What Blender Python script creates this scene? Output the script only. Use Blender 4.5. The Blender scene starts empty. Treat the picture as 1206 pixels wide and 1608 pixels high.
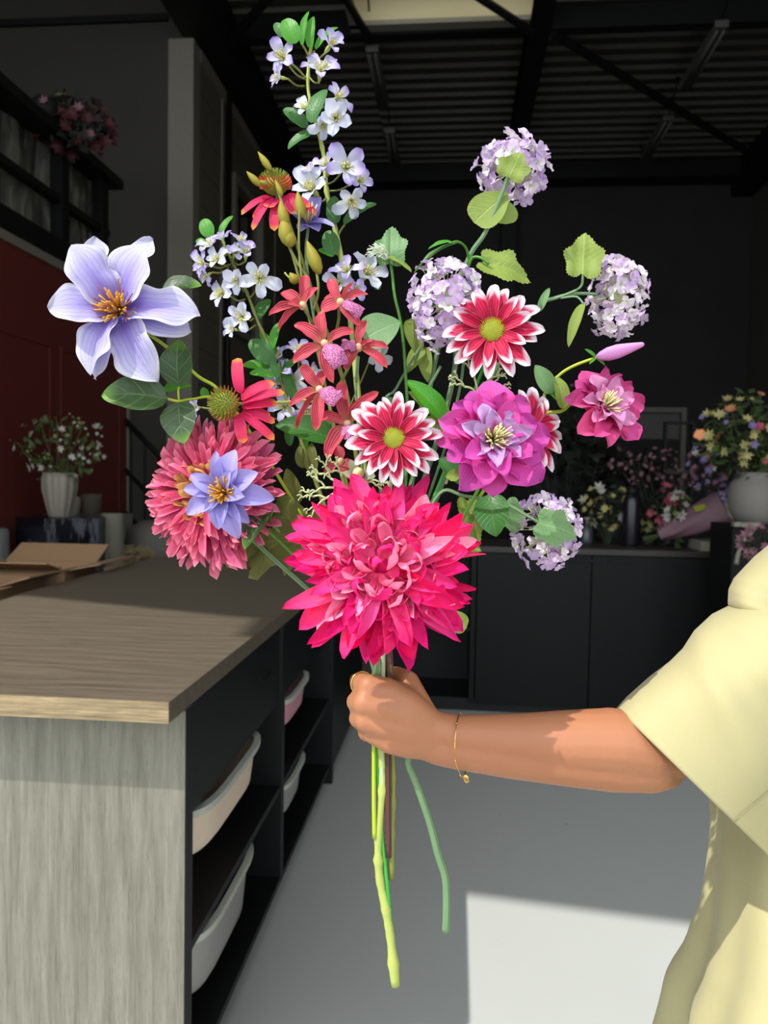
import bpy, bmesh, math, random
from math import sin, cos, pi, radians, sqrt, tan
from mathutils import Vector, Matrix, noise
random.seed(7)
SC = bpy.context.scene
COL = SC.collection

# ------------------------------------------------------------------ camera
CAM = Vector((0, 0, 1.45))
FPX = 1208.0
YAW, PITCH, ROLL = radians(5.25), radians(2.65), radians(1.0)
_f0 = Vector((-sin(YAW), cos(YAW), 0))
FWD = _f0 * cos(PITCH) + Vector((0, 0, -sin(PITCH)))
_r0 = Vector((cos(YAW), sin(YAW), 0))
_u0 = _r0.cross(FWD)
RGT = _r0 * cos(ROLL) + _u0 * sin(ROLL)
UPV = _u0 * cos(ROLL) - _r0 * sin(ROLL)
cam_data = bpy.data.cameras.new('camera')
cam = bpy.data.objects.new('camera', cam_data)
COL.objects.link(cam)
mw = Matrix.Identity(4)
for i in range(3):
    mw[i][0], mw[i][1], mw[i][2], mw[i][3] = RGT[i], UPV[i], -FWD[i], CAM[i]
cam.matrix_world = mw
cam_data.sensor_width = 36
cam_data.sensor_fit = 'AUTO'
cam_data.lens = FPX / 1608 * 36
cam_data.clip_start = 0.05
cam_data.dof.use_dof = True
cam_data.dof.focus_distance = 0.78
cam_data.dof.aperture_fstop = 9.0
SC.camera = cam

# ------------------------------------------------------------------ light, sky, exposure
SUN_DIR = Vector((0.64, 0.53, -1.0)).normalized()
sd = bpy.data.lights.new('sun', 'SUN')
sd.energy = 4.5
sd.angle = radians(0.55)
sd.color = (1.0, 0.965, 0.90)
sun = bpy.data.objects.new('sun', sd)
sun.rotation_euler = SUN_DIR.to_track_quat('-Z', 'Y').to_euler()
sun.location = (-4, -5, 7)
COL.objects.link(sun)
world = bpy.data.worlds.new('sky')
SC.world = world
world.use_nodes = True
bg = world.node_tree.nodes['Background']
bg.inputs[0].default_value = (0.84, 0.89, 0.93, 1)
bg.inputs[1].default_value = 2.7
SC.view_settings.view_transform = 'Standard'
SC.view_settings.look = 'None'
SC.view_settings.exposure = 0.0
SC.view_settings.gamma = 1.0
SC.view_settings.use_curve_mapping = False
try:
    SC.cycles.max_bounces = 7
    SC.cycles.diffuse_bounces = 4
    SC.cycles.transparent_max_bounces = 8
    SC.cycles.caustics_reflective = False
    SC.cycles.caustics_refractive = False
    SC.cycles.sample_clamp_indirect = 4.0
    SC.cycles.use_denoising = True
except Exception:
    pass

# ------------------------------------------------------------------ helpers
def P(x, y, d):
    """world point seen at photo pixel x, y at distance d along the view"""
    return CAM + (FWD + RGT * ((x - 603) / FPX) + UPV * ((804 - y) / FPX)) * d
def V(r, u, t):
    """direction: r to the viewer's right, u up, t towards the viewer"""
    return (RGT * r + UPV * u - FWD * t).normalized()
def lin(c):
    c = c / 255.0
    return c / 12.92 if c <= 0.04045 else ((c + 0.055) / 1.055) ** 2.4
def rgb(r, g, b):
    return (lin(r), lin(g), lin(b), 1.0)

WM = {}
def link(name, data, M=None, parent=None):
    o = bpy.data.objects.new(name, data)
    COL.objects.link(o)
    M = M if M is not None else Matrix.Identity(4)
    WM[o] = M
    if parent is not None:
        o.parent = parent
        o.matrix_basis = WM[parent].inverted() @ M
    else:
        o.matrix_basis = M
    return o
def info(o, label=None, cat=None, group=None, kind=None):
    if label: o['label'] = label
    if cat: o['category'] = cat
    if group: o['group'] = group
    if kind: o['kind'] = kind
    return o
def thing(name, loc, label, cat, group=None, rz=0):
    M = Matrix.Translation(Vector(loc)) @ Matrix.Rotation(rz, 4, 'Z')
    o = link(name, None, M)
    o.empty_display_size = 0.05
    return info(o, label, cat, group)
def T(*v):
    return Matrix.Translation(Vector(v))

class MB:
    """collects shapes and builds them as one mesh"""
    def __init__(self):
        self.v = []; self.f = []; self.uv = []
    def add(self, vs, fs, uvs=None):
        n = len(self.v)
        self.v += [tuple(v) for v in vs]
        self.f += [tuple(i + n for i in f) for f in fs]
        if uvs is None: uvs = [(0.5, 0.5)] * len(vs)
        self.uv += uvs
        return self
    def box(self, x0, x1, y0, y1, z0, z1, M=None):
        vs = [Vector((x, y, z)) for z in (z0, z1) for y in (y0, y1) for x in (x0, x1)]
        if M is not None: vs = [M @ v for v in vs]
        return self.add(vs, [(0, 2, 3, 1), (4, 5, 7, 6), (0, 1, 5, 4), (2, 6, 7, 3), (0, 4, 6, 2), (1, 3, 7, 5)])
    def tube(self, pts, radii, n=8, cap=True):
        pts = [Vector(p) for p in pts]
        if not hasattr(radii, '__len__'): radii = [radii] * len(pts)
        rings = []
        t0 = (pts[1] - pts[0]).normalized()
        a = t0.orthogonal().normalized()
        for i, p in enumerate(pts):
            if i == 0: t = pts[1] - pts[0]
            elif i == len(pts) - 1: t = pts[-1] - pts[-2]
            else: t = pts[i + 1] - pts[i - 1]
            t = t.normalized() if t.length > 1e-9 else t0
            a = (a - t * a.dot(t))
            a = a.normalized() if a.length > 1e-6 else t.orthogonal().normalized()
            b = t.cross(a)
            rings.append([p + (a * cos(2 * pi * k / n) + b * sin(2 * pi * k / n)) * radii[i] for k in range(n)])
        vs = [v for r in rings for v in r]
        uvs = [(i / max(1, len(pts) - 1), k / n) for i in range(len(pts)) for k in range(n)]
        fs = []
        for i in range(len(pts) - 1):
            for k in range(n):
                k2 = (k + 1) % n
                fs.append((i * n + k, i * n + k2, (i + 1) * n + k2, (i + 1) * n + k))
        if cap:
            fs.append(tuple(range(n))[::-1]); fs.append(tuple((len(pts) - 1) * n + k for k in range(n)))
        return self.add(vs, fs, uvs)
    def lathe(self, prof, n=32, M=None, fn=None):
        """prof: list of (radius, z); fn(angle, z) multiplies the radius"""
        vs = []; uvs = []
        for j, (r, z) in enumerate(prof):
            for k in range(n):
                a = 2 * pi * k / n
                q = r * (fn(a, z) if fn else 1)
                vs.append(Vector((q * cos(a), q * sin(a), z))); uvs.append((k / n, j / (len(prof) - 1)))
        if M is not None: vs = [M @ v for v in vs]
        fs = []
        for j in range(len(prof) - 1):
            for k in range(n):
                k2 = (k + 1) % n
                fs.append((j * n + k, j * n + k2, (j + 1) * n + k2, (j + 1) * n + k))
        fs.append(tuple(range(n))[::-1]); fs.append(tuple((len(prof) - 1) * n + k for k in range(n)))
        return self.add(vs, fs, uvs)
    def ball(self, c, r, n=10, m=6, sc=(1, 1, 1), M=None):
        vs = []; fs = []
        R = M if M is not None else Matrix.Identity(3)
        c = Vector(c)
        for j in range(m + 1):
            th = pi * j / m
            for k in range(n):
                ph = 2 * pi * k / n
                vs.append(c + R @ Vector((r * sc[0] * sin(th) * cos(ph), r * sc[1] * sin(th) * sin(ph), r * sc[2] * cos(th))))
        for j in range(m):
            for k in range(n):
                k2 = (k + 1) % n
                fs.append((j * n + k, (j + 1) * n + k, (j + 1) * n + k2, j * n + k2))
        return self.add(vs, fs)
    def prism(self, outline, h, M):
        """outline (x, y) extruded along local z by h"""
        n = len(outline)
        vs = [M @ Vector((x, y, z)) for z in (0, h) for x, y in outline]
        fs = [tuple(range(n))[::-1], tuple(range(n, 2 * n))] + [(k, (k + 1) % n, n + (k + 1) % n, n + k) for k in range(n)]
        return self.add(vs, fs)
    def mesh(self, name, mat, smooth=False):
        me = bpy.data.meshes.new(name)
        me.from_pydata(self.v, [], self.f)
        uvl = me.uv_layers.new(name='UVMap')
        lv = [0] * len(me.loops)
        me.loops.foreach_get('vertex_index', lv)
        flat = []
        for i in lv: flat += self.uv[i]
        uvl.data.foreach_set('uv', flat)
        if smooth: me.polygons.foreach_set('use_smooth', [True] * len(me.polygons))
        if mat: me.materials.append(mat)
        me.validate(); me.update()
        return me
    def build(self, name, mat, parent=None, M=None, smooth=False, bevel=0, label=None):
        """vertices are in world space when M is None"""
        if M is None:
            if parent is not None:
                M = WM[parent]
            else:
                M = T(*(sum((Vector(v) for v in self.v), Vector()) / len(self.v)))
            Mi = M.inverted()
            self.v = [tuple(Mi @ Vector(v)) for v in self.v]
        me = self.mesh(name, mat, smooth)
        if bevel: bevel_mesh(me, bevel)
        o = link(name, me, M, parent)
        if label: o['label'] = label
        return o
def bevel_mesh(me, w, seg=2):
    bm = bmesh.new(); bm.from_mesh(me)
    bmesh.ops.remove_doubles(bm, verts=bm.verts, dist=1e-6)
    es = [e for e in bm.edges if len(e.link_faces) == 2 and e.calc_face_angle(0) > 0.6]
    bmesh.ops.bevel(bm, geom=es, offset=w, segments=seg, affect='EDGES', profile=0.7, clamp_overlap=True)
    bm.to_mesh(me); bm.free()
def box(x0, x1, y0, y1, z0, z1, M=None):
    return MB().box(x0, x1, y0, y1, z0, z1, M)
def smooth_path(pts, sub=6):
    pts = [Vector(p) for p in pts]
    if len(pts) < 3: return [pts[0].lerp(pts[-1], i / sub) for i in range(sub + 1)]
    q = [pts[0] * 2 - pts[1]] + pts + [pts[-1] * 2 - pts[-2]]
    out = []
    for i in range(1, len(q) - 2):
        p0, p1, p2, p3 = q[i - 1:i + 3]
        for s in range(sub):
            t = s / sub
            out.append(0.5 * ((2 * p1) + (p2 - p0) * t + (2 * p0 - 5 * p1 + 4 * p2 - p3) * t * t + (3 * p1 - p0 - 3 * p2 + p3) * t ** 3))
    out.append(pts[-1])
    return out

# ------------------------------------------------------------------ materials
class NT:
    def __init__(self, name):
        self.m = bpy.data.materials.new(name)
        self.m.use_nodes = True
        self.t = self.m.node_tree
        self.b = self.t.nodes['Principled BSDF']
        self.out = self.t.nodes['Material Output']
    def n(self, kind, **kw):
        nd = self.t.nodes.new(kind)
        for k, v in kw.items():
            setattr(nd, k, v)
        return nd
    def l(self, a, b):
        self.t.links.new(a, b)
    def setin(self, sock, v):
        if hasattr(v, 'is_output') or isinstance(v, bpy.types.NodeSocket): self.l(v, sock)
        else: sock.default_value = v
    def math(self, op, a, b=0.0, c=None, clamp=False):
        nd = self.n('ShaderNodeMath', operation=op, use_clamp=clamp)
        self.setin(nd.inputs[0], a); self.setin(nd.inputs[1], b)
        if c is not None: self.setin(nd.inputs[2], c)
        return nd.outputs[0]
    def mix(self, f, a, b, blend='MIX'):
        nd = self.n('ShaderNodeMix', data_type='RGBA', blend_type=blend)
        self.setin(nd.inputs[0], f); self.setin(nd.inputs[6], a); self.setin(nd.inputs[7], b)
        return nd.outputs[2]
    def ramp(self, f, stops):
        nd = self.n('ShaderNodeValToRGB')
        e = nd.color_ramp.elements
        while len(e) < len(stops): e.new(0.5)
        for el, (p, c) in zip(e, stops):
            el.position = p; el.color = c
        self.setin(nd.inputs[0], f)
        return nd.outputs[0]
    def noise(self, scale, vec=None, detail=3, rough=0.5):
        nd = self.n('ShaderNodeTexNoise')
        nd.inputs['Scale'].default_value = scale; nd.inputs['Detail'].default_value = detail
        nd.inputs['Roughness'].default_value = rough
        if vec is not None: self.l(vec, nd.inputs['Vector'])
        return nd.outputs[0]
    def bump(self, h, strength=0.3, dist=0.01):
        nd = self.n('ShaderNodeBump')
        nd.inputs['Strength'].default_value = strength; nd.inputs['Distance'].default_value = dist
        self.l(h, nd.inputs['Height']); self.l(nd.outputs[0], self.b.inputs['Normal'])
        return nd.outputs[0]
    def coord(self, which='Object', scale=(1, 1, 1)):
        tc = self.n('ShaderNodeTexCoord'); mp = self.n('ShaderNodeMapping')
        mp.inputs['Scale'].default_value = scale
        self.l(tc.outputs[which], mp.inputs[0])
        return mp.outputs[0]
    def base(self, c):
        self.setin(self.b.inputs['Base Color'], c)
    def rough(self, v):
        self.setin(self.b.inputs['Roughness'], v)
    def translucent(self, col, amount, normal=None):
        tr = self.n('ShaderNodeBsdfTranslucent'); mx = self.n('ShaderNodeMixShader')
        self.setin(tr.inputs[0], col); mx.inputs[0].default_value = amount
        if normal is not None: self.l(normal, tr.inputs['Normal'])
        self.l(self.b.outputs[0], mx.inputs[1]); self.l(tr.outputs[0], mx.inputs[2]); self.l(mx.outputs[0], self.out.inputs[0])

def plain(name, col, rough=0.6, metal=0.0, var=0.08, scale=30, bump=0.0, spec=0.5, stretch=(1, 1, 1)):
    m = NT(name)
    nz = m.noise(scale, m.coord('Object', stretch))
    c2 = tuple(x * (1 - var * 2.5) for x in col[:3]) + (1,)
    m.base(m.mix(nz, col, c2))
    m.rough(rough); m.b.inputs['Metallic'].default_value = metal
    m.b.inputs['Specular IOR Level'].default_value = spec
    if bump: m.bump(nz, bump, 0.003)
    return m.m

def petal_mat(name, stops, stripe=None, stripe_w=0.25, veins=0.0, vein_col=None, edge=None, edge0=0.7, trans=0.3, rough=0.55, freq=40, tip=None, tip0=0.8, var=0.06, hue=0.0, bump=0.25, val=.86):
    m = NT(name)
    uv = m.n('ShaderNodeUVMap'); sp = m.n('ShaderNodeSeparateXYZ'); m.l(uv.outputs[0], sp.inputs[0])
    u, v = sp.outputs[0], sp.outputs[1]
    e = m.math('MULTIPLY', m.math('ABSOLUTE', m.math('SUBTRACT', v, 0.5)), 2.0)
    c = m.ramp(u, [(p, q) for p, q in stops])
    tc = m.coord('UV', (3, 25, 1))
    nz = m.noise(3.0, tc, 3)
    if stripe:
        f = m.math('MULTIPLY', m.math('SUBTRACT', 1.0, m.math('DIVIDE', e, stripe_w), clamp=True), m.math('SUBTRACT', 1.05, u, clamp=True), clamp=True)
        f = m.math('MULTIPLY', f, m.math('ADD', nz, 0.45), clamp=True)
        c = m.mix(f, c, stripe)
    if edge:
        f = m.math('MULTIPLY', m.math('SUBTRACT', m.math('ADD', e, m.math('MULTIPLY', nz, 0.15)), edge0), 6.0, clamp=True)
        c = m.mix(f, c, edge)
    if tip:
        f = m.math('MULTIPLY', m.math('SUBTRACT', m.math('ADD', m.math('ADD', u, m.math('MULTIPLY', e, 0.22)), m.math('MULTIPLY', nz, 0.14)), tip0), 7.0, clamp=True)
        c = m.mix(f, c, tip)
    if veins:
        w = m.math('SINE', m.math('MULTIPLY', v, freq))
        f = m.math('MULTIPLY', m.math('MULTIPLY', m.math('SUBTRACT', w, 0.55), 4.0, clamp=True), veins, clamp=True)
        f = m.math('MULTIPLY', f, m.math('MULTIPLY', m.math('SUBTRACT', 1.0, u), 4.0, clamp=True))
        c = m.mix(f, c, vein_col)
    oi = m.n('ShaderNodeObjectInfo')
    hsv = m.n('ShaderNodeHueSaturation')
    m.l(c, hsv.inputs['Color'])
    hsv.inputs['Saturation'].default_value = 1.02
    m.l(m.math('ADD', m.math('MULTIPLY', oi.outputs['Random'], 2 * var), val - var), hsv.inputs['Value'])
    m.l(m.math('ADD', m.math('MULTIPLY', oi.outputs['Random'], hue), 0.5 - hue / 2), hsv.inputs['Hue'])
    c = hsv.outputs[0]
    m.base(c); m.rough(rough)
    m.b.inputs['Specular IOR Level'].default_value = 0.3
    nb = m.bump(nz, bump, 0.002)
    m.translucent(c, trans)
    return m.m

def leaf_mat(name, col, vein, edge=None, rough=0.42, trans=0.25, freq=55, bump=0.5, vein_amt=0.55, back=None):
    m = NT(name); col = tuple(x * .8 for x in col[:3]) + (1,); vein = tuple(x * .8 for x in vein[:3]) + (1,)
    uv = m.n('ShaderNodeUVMap'); sp = m.n('ShaderNodeSeparateXYZ'); m.l(uv.outputs[0], sp.inputs[0])
    u, v = sp.outputs[0], sp.outputs[1]
    e = m.math('MULTIPLY', m.math('ABSOLUTE', m.math('SUBTRACT', v, 0.5)), 2.0)
    mid = m.math('SUBTRACT', 1.0, m.math('DIVIDE', e, 0.07), clamp=True)
    s = m.math('SINE', m.math('MULTIPLY', m.math('SUBTRACT', u, m.math('MULTIPLY', e, 0.28)), freq))
    side = m.math('MULTIPLY', m.math('SUBTRACT', s, 0.8), 5.0, clamp=True)
    veinf = m.math('MULTIPLY', m.math('MAXIMUM', mid, m.math('MULTIPLY', side, 0.6)), vein_amt)
    nz = m.noise(6, m.coord('UV', (2, 2, 1)))
    c = m.mix(m.math('MULTIPLY', nz, 0.35), col, tuple(x * 0.55 for x in col[:3]) + (1,))
    c = m.mix(veinf, c, vein)
    if edge:
        c = m.mix(m.math('MULTIPLY', m.math('SUBTRACT', u, 0.72), 3.5, clamp=True), c, edge)
    m.base(c); m.rough(rough)
    m.bump(m.math('SUBTRACT', m.math('MULTIPLY', nz, 0.5), veinf), bump, 0.0015)
    m.translucent(m.mix(0.5, c, rgb(150, 190, 60)), trans)
    return m.m

def leaf_shape_profile(kind, u, seed=0):
    if kind == 'clematis': return (max(u, 0) ** 0.55) * (max(1 - u, 0) ** 0.8)
    if kind == 'pointed': return (max(u, 0) ** 0.7) * (max(1 - u, 0) ** 0.62)
    if kind == 'strap': return (max(u, 0) ** 0.28) * (max(1 - u, 0) ** 0.24)
    if kind == 'spoon': return (0.10 + max(u, 0) ** 1.5) * (max(1 - u, 0) ** 0.42)
    if kind == 'round': return (max(u, 0) ** 0.75) * (max(1 - u, 0) ** 0.36)
    if kind == 'lance': return (max(u, 0) ** 0.5) * (max(1 - u, 0) ** 0.7)
    if kind == 'daisy': return (0.16 + max(u, 0) ** 0.7) * (max(1 - u, 0) ** 0.5)
    if kind == 'big': return (max(u, 0) ** 0.62) * (max(1 - u, 0) ** 0.72) * (1 + .10 * sin(u * 11))
    if kind == 'petal5': return (0.10 + max(u, 0) ** 0.9) * (max(1 - u, 0) ** 0.40)
    if kind == 'oval': return (max(u, 0) ** 0.42) * (max(1 - u, 0) ** 0.6)
    return 1.0
_pm = {}
def blade(mat, kind, width=0.3, arch=0.0, cup=0.0, ruffle=0.0, seed=0, nU=14, nV=6, serr=0.0, teeth=12, tipcurl=0.0, twist=0.0, thick=0):
    """unit blade along +x (0..1), width is relative to length, +z is its face"""
    key = (mat.name, kind, width, arch, cup, ruffle, seed, nU, nV, serr, teeth, tipcurl, twist)
    if key in _pm: return _pm[key]
    rnd = random.Random(seed * 131 + 5)
    ph = [rnd.uniform(0, 6.28) for _ in range(4)]
    us = [i / nU for i in range(nU + 1)]
    wmax = max(leaf_shape_profile(kind, i / 60) for i in range(61))
    # centre line by integrating an angle, then put back on the chord
    x = z = 0.0; cl = [(0, 0)]
    for i in range(nU):
        t = (i + 0.5) / nU
        a = arch * (0.5 - t) * 2 - tipcurl * max(0, t - 0.65) ** 2 * 12
        x += cos(a) / nU; z += sin(a) / nU
        cl.append((x, z))
    L = math.hypot(x, z); ca, sa = x / L, z / L
    cl = [((p * ca + q * sa) / L, (-p * sa + q * ca) / L) for p, q in cl]
    vs = []; uvs = []
    for i, u in enumerate(us):
        w = leaf_shape_profile(kind, u) / wmax * width * 0.5
        if i == 0: w = max(w, 0.035 * width)
        if serr and 0 < i < nU:
            w *= 1 + serr * (((u * teeth) % 1.0) - 0.5)
        tw = twist * (u - 0.3)
        for j in range(nV + 1):
            v = j / nV * 2 - 1
            yy = v * w
            zz = cup * (abs(v) ** 1.6) * w * 2 + ruffle * sin(u * 9 + ph[0] + (2.0 if v > 0 else 0)) * abs(v) ** 2 * min(1, u * 2) + ruffle * 0.5 * sin(u * 17 + ph[1]) * v * v
            if twist:
                yy, zz = yy * cos(tw) - zz * sin(tw), yy * sin(tw) + zz * cos(tw)
            vs.append((cl[i][0], yy, cl[i][1] + zz)); uvs.append((u, j / nV))
    fs = []
    for i in range(nU):
        for j in range(nV):
            a = i * (nV + 1) + j
            fs.append((a, a + nV + 1, a + nV + 2, a + 1))
    mb = MB(); mb.add(vs, fs, uvs)
    me = mb.mesh(kind + '_blade', mat, True)
    _pm[key] = me
    return me
def frame(base, tip, hint):
    base, tip = Vector(base), Vector(tip)
    x = tip - base; L = x.length; x = x / L
    z = hint - x * hint.dot(x)
    z = z.normalized() if z.length > 1e-5 else x.orthogonal().normalized()
    y = z.cross(x)
    M = Matrix.Identity(4)
    for i in range(3):
        M[i][0], M[i][1], M[i][2], M[i][3] = x[i] * L, y[i] * L, z[i] * L, base[i]
    return M, L
def put(name, me, parent, base, tip, hint, wscale=1.0, label=None):
    M, L = frame(base, tip, hint)
    M = M @ Matrix.Diagonal((1, wscale, 1, 1))
    o = link(name, me, M, parent)
    if label: o['label'] = label
    return o
def facing_matrix(pos, nrm, s=1.0, roll=0.0):
    z = Vector(nrm).normalized()
    x = z.cross(Vector((0, 0, 1))); x = x.normalized() if x.length > 1e-4 else Vector((1, 0, 0))
    y = z.cross(x)
    x, y = x * cos(roll) + y * sin(roll), y * cos(roll) - x * sin(roll)
    M = Matrix.Identity(4)
    for i in range(3):
        M[i][0], M[i][1], M[i][2], M[i][3] = x[i] * s, y[i] * s, z[i] * s, pos[i]
    return M

# ------------------------------------------------------------------ shell materials
def concrete(name, col, rough=0.5, var=0.1, spots=False, spec=0.5):
    m = NT(name)
    co = m.coord('Object')
    n1 = m.noise(1.6, co, 5, 0.6); n2 = m.noise(55, co, 2)
    dark = tuple(x * (1 - var * 2) for x in col[:3]) + (1,)
    c = m.mix(n1, col, dark)
    c = m.mix(m.math('MULTIPLY', n2, 0.12), c, dark)
    if spots:
        s = m.math('GREATER_THAN', m.noise(16, co, 1), 0.79)
        c = m.mix(m.math('MULTIPLY', s, 0.55), c, tuple(x * 0.35 for x in col[:3]) + (1,))
        s2 = m.math('MULTIPLY', m.math('SUBTRACT', m.noise(5, co, 6, 0.75), 0.56), 5, clamp=True)
        c = m.mix(m.math('MULTIPLY', s2, 0.16), c, dark)
    m.base(c); m.rough(m.math('ADD', rough - 0.1, m.math('MULTIPLY', n1, 0.2)))
    m.b.inputs['Specular IOR Level'].default_value = spec
    m.bump(n2, 0.08, 0.002)
    return m.m
def siding(name, col, horiz=True, pitch=0.22, gap=0.02):
    m = NT(name)
    tc = m.n('ShaderNodeTexCoord'); sp = m.n('ShaderNodeSeparateXYZ'); m.l(tc.outputs['Object'], sp.inputs[0])
    f = m.math('FRACT', m.math('DIVIDE', sp.outputs[2], pitch))
    g = m.math('LESS_THAN', f, gap / pitch)
    nz = m.noise(2.0, m.coord('Object', (1, 1, 4)))
    c = m.mix(nz, col, tuple(x * 0.8 for x in col[:3]) + (1,))
    c = m.mix(m.math('MULTIPLY', g, 0.6), c, tuple(x * 0.3 for x in col[:3]) + (1,))
    m.base(c); m.rough(0.7)
    m.bump(m.math('SUBTRACT', 1.0, g), 0.5, 0.01)
    return m.m
def wood(name, light, dark, axis, rough=0.4, scale=1.0, bump=0.3, spec=0.5):
    m = NT(name)
    st = {'x': (1.2, 26, 26), 'y': (26, 1.2, 26), 'z': (26, 26, 1.2)}[axis]
    co = m.coord('Object', tuple(s * scale for s in st))
    n1 = m.noise(2.6, co, 6, 0.65)
    wv = m.n('ShaderNodeTexWave', wave_type='BANDS', bands_direction='X' if axis != 'x' else 'Y')
    m.l(m.coord('Object', {'x': (0.25, 1, 1), 'y': (1, 0.25, 1), 'z': (1, 1, 0.16)}[axis]), wv.inputs['Vector'])
    wv.inputs['Scale'].default_value = 6; wv.inputs['Distortion'].default_value = 9
    wv.inputs['Detail'].default_value = 4; wv.inputs['Detail Scale'].default_value = 1.6
    f = m.math('ADD', m.math('MULTIPLY', n1, 0.8), m.math('MULTIPLY', wv.outputs[1], 0.14))
    c = m.ramp(f, [(0.25, dark), (0.7, light)])
    pores = m.math('MULTIPLY', m.math('SUBTRACT', m.noise(9, co, 2), 0.56), 6, clamp=True)
    c = m.mix(m.math('MULTIPLY', pores, 0.5), c, tuple(x * 0.5 for x in dark[:3]) + (1,))
    m.base(c); m.rough(m.math('ADD', rough, m.math('MULTIPLY', n1, 0.15)))
    m.b.inputs['Specular IOR Level'].default_value = spec
    m.bump(f, bump, 0.0015)
    return m.m
M_floor = concrete('painted_floor', rgb(196, 199, 196), 0.38, 0.05, True)
M_pave = concrete('paving', rgb(118, 115, 108), 0.8, 0.1)
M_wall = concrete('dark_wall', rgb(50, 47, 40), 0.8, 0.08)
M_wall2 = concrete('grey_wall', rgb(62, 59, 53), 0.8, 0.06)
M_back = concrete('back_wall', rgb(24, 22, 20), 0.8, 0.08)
M_shade_eave = concrete('shade_eave_surface', rgb(150, 146, 138), 0.8, 0.05)
M_siding = siding('siding', rgb(92, 87, 74), pitch=0.33)
M_trimp = plain('pale_trim', rgb(118, 113, 102), 0.6)
M_red = plain('red_panel', rgb(92, 32, 26), 0.6, var=0.05, scale=3)
M_roof = plain('corrugated_sheet', rgb(66, 64, 55), 0.55, var=0.05, scale=2)
M_steel = plain('black_steel', rgb(10, 10, 11), 0.6, var=0.02, spec=.25)
M_blacklam = plain('black_laminate', rgb(15, 16, 18), 0.48, var=0.03, scale=4, spec=0.35)
M_charcoal = plain('charcoal_front', rgb(16, 17, 17), 0.55, var=0.03, scale=4, spec=0.2)
M_panelwood = wood('washed_oak', rgb(130, 128, 115), rgb(92, 90, 78), 'z', 0.5, 2.6, 0.3)
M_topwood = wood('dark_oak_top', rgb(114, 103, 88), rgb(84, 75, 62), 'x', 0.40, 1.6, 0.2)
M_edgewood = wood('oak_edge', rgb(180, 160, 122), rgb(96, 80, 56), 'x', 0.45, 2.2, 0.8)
M_backtop = wood('back_worktop', rgb(46, 40, 35), rgb(32, 28, 25), 'x', 0.4, 1.0, 0.1)

def st(name, mb, mat, smooth=False, bevel=0):
    return info(mb.build(name, mat, smooth=smooth, bevel=bevel), kind='structure')
XL, XR, YB, ZC = -2.39, 3.89, 10.9, 5.72
st('floor', box(-7.2, 4.1, -0.45, 11.1, -0.12, 0), M_floor)
st('ground', box(-12, 12, -12, -0.45, -0.16, -0.02), M_pave)
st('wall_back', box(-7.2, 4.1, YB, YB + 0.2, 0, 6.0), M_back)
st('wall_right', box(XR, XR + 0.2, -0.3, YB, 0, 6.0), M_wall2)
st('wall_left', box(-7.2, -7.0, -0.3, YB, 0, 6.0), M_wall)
st('wall_passage', box(-7.0, XL, 6.8, 6.95, 0, ZC), M_wall)
# wall running back behind it, with a window hole
w = MB()
w.box(XL - 0.15, XL, 6.95, 8.04, 0, 5.28); w.box(XL - 0.15, XL, 9.2, YB, 0, 5.28)
w.box(XL - 0.15, XL, 8.04, 9.2, 0, 3.0); w.box(XL - 0.15, XL, 8.04, 9.2, 4.55, 5.28)
st('wall_side', w, M_siding)
wf = MB()
for a in ((8.0, 8.09, 2.95, 4.6), (9.16, 9.25, 2.95, 4.6)): wf.box(XL - 0.05, XL + 0.04, *a)
wf.box(XL - 0.05, XL + 0.04, 8.09, 9.16, 2.95, 3.03); wf.box(XL - 0.05, XL + 0.04, 8.09, 9.16, 4.52, 4.6)
st('trim_1', wf, M_trimp, bevel=0.005)
st('window_1', box(XL - 0.12, XL - 0.10, 8.04, 9.2, 3.0, 4.55), plain('dark_glass', rgb(12, 13, 16), 0.1))
st('trim_2', box(XL - 0.22, XL + 0.012, 6.77, 6.95, 0, 5.28), M_trimp, bevel=0.008)
st('trim_3', box(XL, XL + 0.02, 6.95, YB, 5.16, 5.28), M_trimp)
st('trim_4', box(-7.0, XL - 0.23, 6.765, 6.8, 5.44, 5.50), M_steel)
t = MB()
for yy in (7.62, 9.9): t.box(XL, XL + 0.015, yy, yy + 0.03, 0, 5.16)
st('trim_5', t, M_trimp)
info(MB().tube([(XL + 0.05, 7.72, 0), (XL + 0.05, 7.72, 5.25)], 0.03).build('drain_pipe', M_steel, smooth=True),
     'dark vertical drain pipe running up the pale siding beside the dark window', 'pipe')
# ceiling: ribbed sheet with a hole for the skylight
def ribbed(x0, x1, y0, y1, pitch=0.2, h=0.035):
    mb = MB(); y = y0; prof = []
    while y < y1 - 0.001:
        for dy, z in ((0, 0), (0.55, 0), (0.66, -h), (0.89, -h)):
            if y + dy * pitch <= y1: prof.append((y + dy * pitch, ZC + z))
        y += pitch
    prof.append((y1, ZC))
    vs = []; fs = []
    for yy, z in prof: vs += [(x0, yy, z), (x1, yy, z)]
    for i in range(len(prof) - 1): fs.append((2 * i, 2 * i + 1, 2 * i + 3, 2 * i + 2))
    return mb.add(vs, fs)
SK = (-0.98, 0.62, 4.6, 7.05)
r = ribbed(-7.0, SK[0], 1.4, YB)
for a in ((SK[1], XR, 1.4, YB), (SK[0], SK[1], 1.4, SK[2]), (SK[0], SK[1], SK[3], YB)):
    q = ribbed(*a); r.add(q.v, q.f)
st('ceiling', r, M_roof)
rf = MB(); rf.box(-7.2, SK[0], 1.5, YB + .2, 5.8, 5.9); rf.box(SK[1], 4.1, 1.5, YB + .2, 5.8, 5.9)
rf.box(SK[0], SK[1], 1.5, SK[2], 5.8, 5.9); rf.box(SK[0], SK[1], SK[3], YB + .2, 5.8, 5.9)
st('roof_deck', rf, M_roof)
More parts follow.
